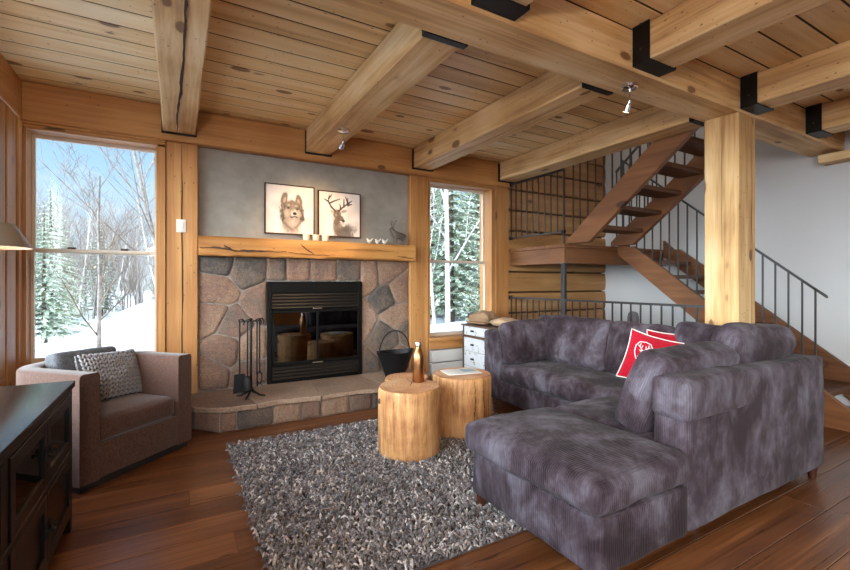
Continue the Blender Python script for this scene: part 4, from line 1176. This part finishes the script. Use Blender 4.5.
# red scatter cushions with white cord; the front one carries a deer crest
def red(label, loc, rot, crest, seed):
    w_, h_, t_ = .39, .42, .12
    m, sf = pillow_shape(w_, h_, t_, 20, 2.2, .09, seed)
    edge = [sf(u, v, -1) for u, v in [(-1 + i / 10, -1) for i in range(20)] + [(1, -1 + i / 10) for i in range(20)] + [(1 - i / 10, 1) for i in range(20)] + [(-1, 1 - i / 10) for i in range(21)]]
    parts = [('cover', m, 'red_cloth', 180, None), ('piping', MB().tube(edge, .0055, 6), 'white_cord', 180, None)]
    if crest:
        c = MB()
        def ln(pts, r=.0032):
            out = []
            for i in range(len(pts) - 1):
                for k in range(4):
                    t = k / 4; out.append((pts[i][0] + (pts[i + 1][0] - pts[i][0]) * t, pts[i][1] + (pts[i + 1][1] - pts[i][1]) * t))
            out.append(pts[-1])
            c.tube([sf(u * .78 - .30, v * .78 + .20, -1) + Vector((0, -.003, 0)) for u, v in out], r, 5)
        ln([(.0, .50), (-.28, .44), (-.42, .22), (-.40, -.12), (-.24, -.42), (0, -.56), (.24, -.42), (.40, -.12), (.42, .22), (.28, .44), (0, .50)], .0042)
        for s_ in (-1, 1):
            ln([(s_ * .03, .02), (s_ * .12, .10), (s_ * .22, .22), (s_ * .20, .36)], .0038); ln([(s_ * .12, .10), (s_ * .08, .28)]); ln([(s_ * .19, .17), (s_ * .30, .26)])
            ln([(s_ * .08, .0), (s_ * .18, .03), (s_ * .09, -.05)])
            ln([(s_ * .08, .0), (s_ * .07, -.16), (s_ * .03, -.28), (0, -.30)], .0038)
            ln([(s_ * .10, -.20), (s_ * .20, -.34)])
        ln([(-.08, .0), (0, .03), (.08, .0)]); ln([(-.03, -.24), (.03, -.24)], .005)
        parts.append(('crest', c, 'white_cord', 180, None))
    return placed('red_cushion', label, 'cushion', parts, loc, rot, 'red cushions on the sofa')
red('red cushion with white piping and a white deer crest', (3.245, 2.175, .555), (R(-20), R(14), R(-64)), True, 1)
red('red cushion tucked behind the crested red cushion', (3.49, 2.09, .555), (R(-15), R(3), R(-60)), False, 4)

# ---------------------------------------------------------------- chest and paper bags behind the sofa
qx0, qx1, qy0, qy1, qz = 3.36, 3.86, 4.12, 4.86, .815
ch = thing('drawer_chest', 'weathered white chest with brown edges and dark pulls under the window', 'chest', ((qx0 + qx1) / 2, (qy0 + qy1) / 2, 0))
m = MB().box(qx0 + .012, qx1, qy0 + .01, qy1 - .01, .04, qz - .02)
m.build('body', 'chest_brown', ch, smooth=False)
MB().box(qx0 - .02, qx1 + .02, qy0 - .02, qy1 + .02, qz - .022, qz, .004).build('top', 'chest_brown', ch, smooth=False)
MB().box(qx0 - .003, qx0 + .02, qy0, qy0 + .028, 0, qz - .02).box(qx0 - .003, qx0 + .02, qy1 - .028, qy1, 0, qz - .02).box(qx0 - .003, qx0 + .02, qy0 + .028, qy1 - .028, .645, .672).build('edge_strip', 'chest_brown', ch, smooth=False)
for lo, hi in ((.675, .79), (.465, .64), (.27, .46), (.06, .265)):
    d = MB().box(qx0, qx0 + .03, qy0 + .032, qy1 - .032, lo, hi, .003).build('drawer', 'distressed', ch, smooth=False)
    for yy in (4.34, 4.64):
        MB().box(qx0 - .010, qx0, yy - .035, yy + .035, (lo + hi) / 2 - .012, (lo + hi) / 2 + .012, .003).build('pull', 'iron', d, smooth=False)
def paperbag(label, loc, rz, size, seed, mat):
    m, _ = pillow_shape(size[0], size[1], size[2], 9, 3.5, .04, seed)
    m.xf(Matrix.Translation((0, size[1] / 2, size[2] / 2)) @ Matrix.Rotation(R(90), 4, 'X'))
    m.v = [tuple(Vector(p) + mnoise.noise_vector(Vector(p) * 13 + Vector((seed, 0, 0))) * .022 * min(1, p[2] / .04)) for p in m.v]
    m.v = [(p[0], p[1], max(p[2], .001)) for p in m.v]
    t = thing('paper_bag', label, 'paper bag', loc, rz, 'paper bags on the chest', None, True)
    m.build('sack', mat, t, smooth=False)
    v = [(size[0] / 2 - .01, -size[1] * .45, .01), (size[0] / 2 + .06, -size[1] * .42, .035), (size[0] / 2 + .07, size[1] * .40, .02), (size[0] / 2 - .01, size[1] * .45, .015), (size[0] / 2 - .01, -size[1] * .45, .045), (size[0] / 2 + .06, -size[1] * .42, .045), (size[0] / 2 + .07, size[1] * .40, .03), (size[0] / 2 - .01, size[1] * .45, .05)]
    MB().raw(v, [(0, 1, 2, 3), (4, 5, 6, 7), (0, 4, 5, 1), (3, 2, 6, 7), (1, 5, 6, 2)]).build('open_mouth', mat, t, smooth=False)
    return t
paperbag('crumpled brown paper bag on the chest, the taller one by the window', (3.56, 4.66, qz), R(200), (.30, .34, .17), 21, 'kraft')
paperbag('flat brown paper bag on the chest, the one nearer the sofa', (3.62, 4.30, qz), R(-70), (.32, .30, .10), 22, 'kraft_pale')

# ---------------------------------------------------------------- stair: landing, upper flight, lower flight, railings
LX0, LY0, LZ = 4.335, 3.98, 1.87
la = thing('stair_landing', 'brown timber stair landing carried by a thin black steel post', 'landing', (5.3, 4.5, 0))
MB().box(LX0 - .02, XR - .02, LY0 - .02, 5.02, LZ - .045, LZ, .004).build('deck', 'stairwood_x', la, smooth=False)
MB().box(LX0, LX0 + .05, LY0, 5.02, LZ - .25, LZ - .047, .003).build('fascia', 'stairwood_y', la, smooth=False)
MB().box(LX0 + .05, XR - .02, LY0, LY0 + .05, LZ - .25, LZ - .047, .003).build('fascia', 'stairwood_x', la, smooth=False)
MB().box(LX0 + .05, XR - .02, LY0 + .05, 5.0, LZ - .10, LZ - .05).build('underside', 'tread_x', la, smooth=False)
MB().box(LX0 - .01, LX0 + .045, LY0 - .005, LY0 + .05, 0, LZ - .25, .004).box(LX0 - .05, LX0 + .09, LY0 - .03, LY0 + .09, LZ - .262, LZ - .25).build('steel_post', 'rail_steel', la, smooth=False)

uf = thing('stair_flight', 'upper stair flight with open treads rising towards the ceiling', 'stairs', (4.85, 3.2, LZ))
UX0, UX1 = 4.395, 5.31
zu = lambda y: LZ + .06 + .81 * (LY0 - y)
zl = lambda y: LZ + .015 + .80 * (3.63 - y)
yt = 2.30
for x in (UX0, UX1 - .065):
    MB().prism([(LY0 - .0, LZ + .003), (LY0 - .0, zu(LY0)), (yt, zu(yt)), (yt, zl(yt)), (3.645, LZ + .003)], 0, x, x + .065, .004).build('stringer', 'stairwood_y', uf, smooth=False)
for k in range(6):
    z = LZ + .20 * (k + 1); yc = LY0 - .10 - .247 * (k + 1)
    MB().box(UX0 + .065, UX1 - .065, yc - .14, yc + .14, z - .05, z, .004).build('tread', 'tread_x', uf, smooth=False)

lf = thing('stair_flight', 'lower stair flight descending along the white wall to the floor', 'stairs', (5.9, 2.8, 0))
QX0, QX1 = 5.36, XR - .015
zq = lambda y: LZ + .01 + .79 * (y - 3.69)
y0_ = 3.69 - (LZ + .01) / .79
for x in (QX0, QX1 - .06):
    MB().prism([(LY0 - .025, zq(LY0 - .025) - .08), (LY0 - .025, zq(LY0 - .025) - .33), (y0_ + .42, 0), (y0_, 0), (y0_, .02), (3.71, LZ - .01), (3.80, LZ - .01)], 0, x, x + .06, .003).build('stringer', 'stairwood_y', lf, smooth=False)
for k in range(1, 9):
    z = LZ - .20 * k; yc = LY0 - .05 - .2525 * k
    MB().box(QX0 + .06, QX1 - .06, yc - .14, yc + .14, z - .05, z, .004).build('tread', 'tread_x', lf, smooth=False)

def bar(m, p, q, r=.010): return m.tube([p, q], r, 6)
def railing(name, label, x, ya, yb, za, zb, ta, tb, step, posts=()):
    """straight railing in the plane x, bottom and top heights given at both ends"""
    t = thing(name, label, 'railing', (x, (ya + yb) / 2, min(za, zb)))
    L = lambda y, a, b: a + (b - a) * (y - ya) / (yb - ya)
    w = .011
    if posts != 'open':
        MB().prism([(ya, za - .008), (yb, zb - .008), (yb, zb + .008), (ya, za + .008)], 0, x - w, x + w).build('bottom_rail', 'rail_steel', t, smooth=False)
    MB().prism([(ya, ta - .012), (yb, tb - .012), (yb, tb + .012), (ya, ta + .012)], 0, x - .016, x + .016).build('top_rail', 'rail_steel', t, smooth=False)
    n = max(2, round((yb - ya) / step))
    for i in range(n + 1):
        y = min(max(ya + (yb - ya) * i / n, ya + .009), yb - .009)
        MB().box(x - .007, x + .007, y - .007, y + .007, L(y, za, zb), L(y, ta, tb)).build('baluster', 'rail_steel', t, smooth=False)
    for (y, z) in posts if posts != 'open' else ():
        MB().box(x - .025, x + .025, y - .02, y + .02, z - .025, z + .025, .004).build('wall_bracket', 'black_steel', t, smooth=False)
    return t
railing('landing_railing', 'black railing along the left edge of the stair landing', LX0 + .01, LY0 + .01, 5.02, 2.03, 2.03, 2.83, 2.83, .112, ((5.02, 2.83), (5.02, 2.03), (LY0 + .02, 2.03)))
MB().box(LX0, LX0 + .020, LY0, LY0 + .020, LZ, 2.84).build('newel', 'rail_steel', bpy.data.objects['landing_railing'], smooth=False)
railing('stair_railing', 'black railing on the left side of the upper stair flight', UX0 + .03, 2.40, LY0 - .06, zu(2.40), zu(LY0 - .06), zu(2.40) + .92, zu(LY0 - .06) + .92, .115, 'open')
railing('stair_railing', 'black railing on the right side of the upper stair flight', UX1 - .03, 2.40, LY0 - .06, zu(2.40), zu(LY0 - .06), zu(2.40) + .92, zu(LY0 - .06) + .92, .115, 'open')
lr = railing('stair_railing', 'black railing of the lower flight, its end showing right of the post', QX0 + .02, 1.78, 3.9, zq(1.78), zq(3.9) - .15, 1.30, 1.30 + .835 * 2.12, .112, 'open')
MB().prism([(1.70, 1.222), (1.80, 1.305), (1.80, 1.33), (1.70, 1.247)], 0, QX0 + .004, QX0 + .036).build('handrail_end', 'rail_steel', lr, smooth=False)
railing('guard_railing', 'low black guard railing behind the sofa below the stair', LX0 + .0, 2.22, 5.01, .12, .12, 1.145, 1.145, .115, ((5.015, 1.145), (2.225, 1.145)))

# grey chair standing below the landing, only its rounded back shows over the railing
gx, gy = 5.16, 3.38
gc = thing('dining_chair', 'rounded grey chair back just visible behind the guard railing', 'chair', (gx, gy, 0), R(60), None, None, True)
softbox(.40, .40, .07, .03, (0, 0, .01), 8, .002, 31).xf(Matrix.Translation((0, 0, .42))).build('seat', 'grey_bag', gc, ang=180)
softbox(.22, .06, .52, .03, (0, .02, .02), 8, .004, 32).xf(Matrix.Translation((0, .18, .47))).build('backrest', 'grey_bag', gc, ang=180)
for a in (-.17, .17):
    for b_ in (-.17, .17): MB().cyl((a, b_, 0), (a, b_, .43), .014, .018, 8).build('leg', 'dark_wood_leg', gc)

for px_, py_, pw, lb in ((-.45, -1.2, 80, 'added glass globe pendant giving fill light, unseen behind the viewpoint'),):
    t = thing('fill_pendant', lb, 'lamp', (px_, py_, 1.95))  # fixture and light added out of view to brighten the room
    MB().tube([(px_, py_, 2.2), (px_, py_, ZC)], .006, 6).build('cord', 'black_steel', t)
    MB().lathe([(0, ZC), (.06, ZC), (.06, ZC - .02), (0, ZC - .03)], (px_, py_, 0), 20, False).build('ceiling_rose', 'black_steel', t)
    MB().ball((px_, py_, 2.07), .13, 20, 12).build('globe', 'candle_glass', t)
    L = bpy.data.lights.new('fill_pendant_light', 'POINT'); L.energy = pw; L.color = (1, .90, .78); L.shadow_soft_size = .10
    o = bpy.data.objects.new('fill_pendant_light', L); COL.objects.link(o); o.location = (px_, py_, 2.07)
# ================================================================== OUTSIDE
def ground_h(x, y):
    h = .15 + .10 * mnoise.noise(Vector((x * .12, y * .12, 2))) + .04 * mnoise.noise(Vector((x * .5, y * .5, 7)))
    h += .86 * math.exp(-((x + .25) ** 2 / 1.1 + (y - 9.3) ** 2 / 2.6))      # ploughed snow bank beyond the left window
    h += .12 * math.exp(-((x + 2.0) ** 2 / 3.5 + (y - 8.6) ** 2 / 3.0))
    h += .30 * math.exp(-((x - 6.0) ** 2 / 3.0 + (y - 8.3) ** 2 / 2.5))
    h += .25 * math.exp(-((x + 4.5) ** 2 / 9 + (y - 17) ** 2 / 6))
    if y < 7: h *= max(.0, (y - 5.3) / 1.7) if y > 5.3 else 0
    return h - .0
vs, fs = [], []
gxs = [-45, -35, -27, -20, -15] + [-12 + i * .4 for i in range(76)] + [20, 24, 30, 38, 48]
gys = [5.36 + i * .3 for i in range(56)] + [23, 26, 30, 36, 44, 55, 70]
for y in gys:
    for x in gxs: vs.append((x, y, ground_h(x, y)))
nx = len(gxs)
for j in range(len(gys) - 1):
    for i in range(nx - 1): fs.append((j * nx + i, j * nx + i + 1, (j + 1) * nx + i + 1, (j + 1) * nx + i))
struct(MB().raw(vs, fs).build('snow_ground', 'snow', ang=180, origin=(0, 20, 0)))
struct(MB().box(-45, XL - .4, -40, 5.36, -.3, -.12).box(XL - .4, 48, -40, YF - .3, -.3, -.12).build('snow_terrace', 'snow', smooth=False))

def bare_tree(seed, h, lean, spread, r0, twigs, cat_mat, levels=3):
    rd = random.Random(seed); tr, br = MB(), MB()
    def grow(p, d, L, r, lv):
        n = 4 if lv == 0 else 3; pts, rs_ = [p], [r]
        kids = []
        for i in range(n):
            d = (d + Vector((rd.uniform(-1, 1), rd.uniform(-1, 1), rd.uniform(-.3, .7))) * (.10 if lv == 0 else .20)).normalized()
            p = p + d * L / n; pts.append(p); rs_.append(max(r * (1 - .75 * (i + 1) / n), .0022)); kids.append((p, d, rs_[-1]))
        (tr if lv == 0 else br).tube(pts, rs_, 6 if lv == 0 else 3, lv == 0)
        if lv >= levels: return
        k = twigs[lv]
        for i in range(k):
            t = (i + .6) / k * .85 + .12; idx = min(n - 1, int(t * n)); q, dd, rr_ = kids[idx]
            pp = pts[idx].lerp(pts[idx + 1], t * n - idx if t * n - idx < 1 else 1)
            az = rd.uniform(0, 2 * PI); side = Vector((math.cos(az), math.sin(az), 0))
            nd = (dd * .75 + side * spread * rd.uniform(.5, 1.1) + Vector((0, 0, .25))).normalized()
            grow(pp, nd, L * rd.uniform(.34, .58) * (1 - .35 * t), max(rr_ * .55, .0025), lv + 1)
    grow(Vector((0, 0, -.15)), Vector((lean[0], lean[1], 1)).normalized(), h, r0, 0)
    return tr, br
def mk_tree(name, label, group, seed, mat, bmat, h, **k):
    tr, br = bare_tree(seed, h, cat_mat=None, **k)
    t = thing(name, label, 'tree', (0, 0, 0), 0, group, None, True)
    tr.build('trunk', mat, t, ang=180, origin=(0, 0, 0)); br.build('branches', bmat, t, ang=180, origin=(0, 0, 0)); return t
LBS = 'slender leafless tree in the bare woods beyond the left window'
protos = [mk_tree('bare_tree', LBS, 'leafless trees beyond the left window', s, mt_, bm_, h, lean=ln, spread=sp, r0=r0, twigs=tw) for s, mt_, bm_, h, ln, sp, r0, tw in (
    (1, 'bark_grey', 'bark_grey', 5.5, (.05, 0), .8, .055, (12, 7, 5)), (2, 'birch', 'bark_grey', 6.5, (-.08, .05), .7, .06, (12, 6, 4)),
    (3, 'bark_grey', 'bark_grey', 4.6, (.12, .02), .9, .04, (10, 6, 5)), (4, 'bark_brown', 'bark_brown', 6.0, (-.05, 0), .75, .05, (12, 6, 4)))]
rt = random.Random(21)
tree_spots = []
for i in range(80):
    y = rt.uniform(15, 25) if i > 3 else rt.uniform(11.5, 14)
    u = rt.uniform(-.93, -.58)
    x = y * (.4955 + .8686 * u) / (.8686 - .4955 * u)
    tree_spots.append((x, y, rt.uniform(.42, .66) * (1.0 if y > 16 else .8)))
for i, (x, y, sc) in enumerate(tree_spots):
    pr_ = protos[i % 4]
    if i < 4: o = pr_; o.location = (x, y, ground_h(x, y)); o.scale = (sc,) * 3; o.rotation_euler.z = rt.uniform(0, 6.28)
    else: o = dup(pr_, (x, y, ground_h(x, y)), rt.uniform(0, 6.28), scale=sc)
# the forked sapling standing on the snow in front, and a tall one whose branches cross the top of the window
fk = mk_tree('forked_sapling', 'small forked leafless sapling in the snow just outside the left window', None, 31, 'bark_grey', 'bark_brown', 2.7, lean=(.1, .0), spread=1.0, r0=.035, twigs=(10, 7, 5))
fk.location = (-.95, 7.6, ground_h(-.95, 7.6) - .1)
tall = [mk_tree('overhanging_tree', lb, None, sd_, 'bark_grey', 'bark_grey', h, lean=ln, spread=.8, r0=.05, twigs=(13, 8, 6)) for sd_, lb, h, ln in (
    (41, 'bare tree whose branches slant across the upper right of the left window', 5.2, (-.28, .05)), (43, 'bare tree reaching up at the far left of the left window', 4.6, (.02, 0)))]
tall[0].location = (.15, 9.4, .5); tall[1].location = (-2.25, 9.3, .3)

def conifer(seed, h, w, name, label, group, snowy=True):
    rd = random.Random(seed); t = thing(name, label, 'tree', (0, 0, 0), 0, group, None, True)
    tr, fo = MB(), MB()
    tr.tube([(0, 0, -.2), (.02, .01, h * .5), (0, 0, h)], [.02 * h, .012 * h, .004], 7)
    tiers = int(h * 4.2); vs, fs = [], []
    for i in range(tiers):
        f_ = i / tiers; z = h * (.08 + .9 * f_); L = w * (1 - f_) ** .8 * rd.uniform(.8, 1.1) + .08
        nb = max(5, int(11 * (1 - f_) + 4)); a0 = rd.uniform(0, 6.28)
        for k in range(nb):
            a = a0 + 2 * PI * k / nb + rd.uniform(-.25, .25); c, s_ = math.cos(a), math.sin(a); l2 = L * rd.uniform(.7, 1.1)
            tr.tube([(0, 0, z), (c * l2 * .5, s_ * l2 * .5, z - .02 * l2), (c * l2, s_ * l2, z - .22 * l2)], [.012, .008, .003], 3, False)
            m_ = max(4, int(l2 * 11))
            for q in range(m_):
                g = (q + .7) / m_; r_ = l2 * g; zz = z - .22 * l2 * g ** 2
                for sd_ in (-1, 1, 0):
                    wv = (.17 * (1.05 - g) + .05) * l2 ** .5 * rd.uniform(.7, 1.2); b_ = .16 + .04 * l2
                    aa = a + sd_ * rd.uniform(.5, 1.0); dx, dy = math.cos(aa), math.sin(aa)
                    px, py, pz = c * r_, s_ * r_, zz + rd.uniform(-.02, .02)
                    o_ = len(vs); e = wv * .28; dz = -.05 * rd.uniform(.2, 1.6)
                    vs += [(px, py, pz), (px + dx * wv * .55 - dy * e, py + dy * wv * .55 + dx * e, pz + dz * .4 + .012), (px + dx * wv, py + dy * wv, pz + dz), (px + dx * wv * .55 + dy * e, py + dy * wv * .55 - dx * e, pz + dz * .4 - .012)]
                    fs.append((o_, o_ + 1, o_ + 2, o_ + 3))
    fo.raw(vs, fs)
    tr.build('trunk', 'bark_brown', t, ang=180, origin=(0, 0, 0)); fo.build('foliage', 'needles', t, smooth=False, origin=(0, 0, 0)); return t
LC = 'snow-dusted fir tree in the woods beyond the right-hand window'
cp = [conifer(51, 6.5, 1.7, 'fir_tree', LC, 'firs beyond the right-hand window'), conifer(52, 8.5, 2.0, 'fir_tree', LC, 'firs beyond the right-hand window')]
spots = [(6.9, 10.6), (9.3, 12.2), (6.3, 13.8), (8.0, 13.6), (10.8, 13.4), (9.6, 15.6), (7.2, 16.8), (12.4, 16.0), (11.0, 18.6), (8.6, 19.5), (13.8, 19.0), (5.6, 17.8), (15.5, 22), (12.2, 23), (9.9, 23.5)]
for i, (x, y) in enumerate(spots):
    if i < 2: o = cp[i]; o.location = (x, y, ground_h(x, y))
    else: o = dup(cp[i % 2], (x, y, ground_h(x, y)), rt.uniform(0, 6.28), scale=rt.uniform(.85, 1.2))
LD = 'distant fir tree among the leafless trunks beyond the left window'
for i, (x, y, sc) in enumerate(((-1.95, 9.6, .36), (-2.45, 12.6, .40), (-2.2, 18, .5), (-.4, 22, .46), (1.0, 24, .5), (-3.9, 21, .55))):
    o = dup(cp[i % 2], (x, y, ground_h(x, y)), rt.uniform(0, 6.28), label=LD, group='firs beyond the left window', scale=sc)
bi = mk_tree('birch_tree', 'pale birch trunk standing among the firs beyond the right-hand window', None, 61, 'birch', 'birch', 8.5, lean=(.0, .0), spread=.7, r0=.075, twigs=(9, 5, 4)); bi.location = (5.78, 9.0, .25)
b2 = mk_tree('leaning_birch', 'thin birch leaning left beyond the right-hand window', None, 62, 'birch', 'birch', 7.5, lean=(-.22, .0), spread=.6, r0=.05, twigs=(9, 5, 4)); b2.location = (5.95, 9.9, .25)

# ================================================================== LIGHT, SKY, CAMERA
wd_ = bpy.data.worlds.new('sky'); S.world = wd_; wd_.use_nodes = True
t = wd_.node_tree; t.nodes.clear()
N = lambda ty, **k: t.nodes.new(ty)
def MM(op, a, b=0., c=None, clamp=False):
    x = t.nodes.new('ShaderNodeMath'); x.operation = op; x.use_clamp = clamp
    for i, q in enumerate((a, b) if c is None else (a, b, c)):
        if isinstance(q, bpy.types.NodeSocket): t.links.new(q, x.inputs[i])
        else: x.inputs[i].default_value = q
    return x.outputs[0]
tc = N('ShaderNodeTexCoord').outputs['Generated']
sp = N('ShaderNodeSeparateXYZ'); t.links.new(tc, sp.inputs[0])
no = N('ShaderNodeTexNoise'); no.inputs['Scale'].default_value = 3.2; no.inputs['Detail'].default_value = 6; no.inputs['Roughness'].default_value = .55
mp = N('ShaderNodeMapping'); mp.inputs['Scale'].default_value = (1, 1, 2.6); mp.inputs['Location'].default_value = (.35, .1, .2); t.links.new(tc, mp.inputs[0]); t.links.new(mp.outputs[0], no.inputs['Vector'])
r1 = N('ShaderNodeValToRGB'); t.links.new(MM('MULTIPLY_ADD', sp.outputs[2], 1.0, 0.0, True), r1.inputs[0])
e = r1.color_ramp.elements; e[0].position = 0; e[0].color = (.78, .88, 1, 1); e[1].position = .75; e[1].color = (.10, .28, .72, 1)
x = e.new(.16); x.color = (.52, .75, 1, 1); x = e.new(.36); x.color = (.27, .56, .93, 1)
r2 = N('ShaderNodeValToRGB'); t.links.new(no.outputs['Fac'], r2.inputs[0]); e = r2.color_ramp.elements; e[0].position = .47; e[0].color = (0, 0, 0, 1); e[1].position = .66; e[1].color = (1, 1, 1, 1)
mx = N('ShaderNodeMix'); mx.data_type = 'RGBA'; t.links.new(MM('MULTIPLY', r2.outputs[0], .85), mx.inputs[0]); t.links.new(r1.outputs[0], mx.inputs[6]); mx.inputs[7].default_value = (.95, .97, 1, 1)
# sky glow added to the south-west, behind the camera, to brighten the room
dt = MM('ADD', MM('MULTIPLY', sp.outputs[0], -.90), MM('MULTIPLY', sp.outputs[1], -.43))
gl = MM('MULTIPLY', MM('POWER', MM('MULTIPLY_ADD', dt, 1.1, -.12, True), 1.2), MM('SUBTRACT', 1.15, sp.outputs[2], None, True))
mw = N('ShaderNodeMix'); mw.data_type = 'RGBA'; t.links.new(MM('MULTIPLY', gl, 1.6, 0, True), mw.inputs[0]); t.links.new(mx.outputs[2], mw.inputs[6]); mw.inputs[7].default_value = (.85, .93, 1, 1)
bg = N('ShaderNodeBackground'); t.links.new(mw.outputs[2], bg.inputs[0]); t.links.new(MM('MULTIPLY_ADD', gl, 12.5, .50), bg.inputs[1])
ow = N('ShaderNodeOutputWorld'); t.links.new(bg.outputs[0], ow.inputs[0])
# daylight portals in the window openings (they only guide the sky's light, they emit nothing)
def portal(c, sx_, sy_, rot):
    L = bpy.data.lights.new('sky_portal', 'AREA'); L.shape = 'RECTANGLE'; L.size = sx_; L.size_y = sy_; L.cycles.is_portal = True
    o = bpy.data.objects.new('sky_portal', L); COL.objects.link(o); o.location = c; o.rotation_euler = rot
for a, b in FW: portal(((a + b) / 2, YF - .12, 1.475), b - a, 2.45, (R(90), 0, 0))
for a, b in LW: portal((XL - .15, (a + b) / 2, 1.61), 1.98, b - a, (R(90), 0, R(-90)))
for w_ in (W1, W2): portal(((w_[0] + w_[1]) / 2, YB + .21, 1.685), w_[1] - w_[0], w_[3] - w_[2], (R(-90), 0, 0))
portal((XR + .16, 3.65, 4.775), 1.25, 2.1, (R(90), 0, R(90)))
sun = bpy.data.lights.new('sun', 'SUN'); sun.energy = 3.0; sun.angle = R(.6); sun.color = (1, .95, .86)
o = bpy.data.objects.new('sun', sun); COL.objects.link(o); o.rotation_euler = Vector((-.87, .04, -.49)).to_track_quat('-Z', 'Y').to_euler()

cam = bpy.data.cameras.new('camera'); cam.sensor_width = 36; cam.lens = 435 / 850 * 36; cam.shift_y = -3.2 / 850; cam.clip_start = .05; cam.clip_end = 300
o = bpy.data.objects.new('camera', cam); COL.objects.link(o); o.location = (0, 0, 1.38); o.rotation_euler = (R(90), 0, R(-29.7)); S.camera = o
S.view_settings.view_transform = 'Standard'; S.view_settings.look = 'None'; S.view_settings.exposure = 1.3; S.view_settings.gamma = 1; S.view_settings.use_curve_mapping = False
S.cycles.use_denoising = True
S.cycles.max_bounces = 10; S.cycles.diffuse_bounces = 6; S.cycles.transparent_max_bounces = 16; S.cycles.caustics_reflective = False; S.cycles.sample_clamp_indirect = 6
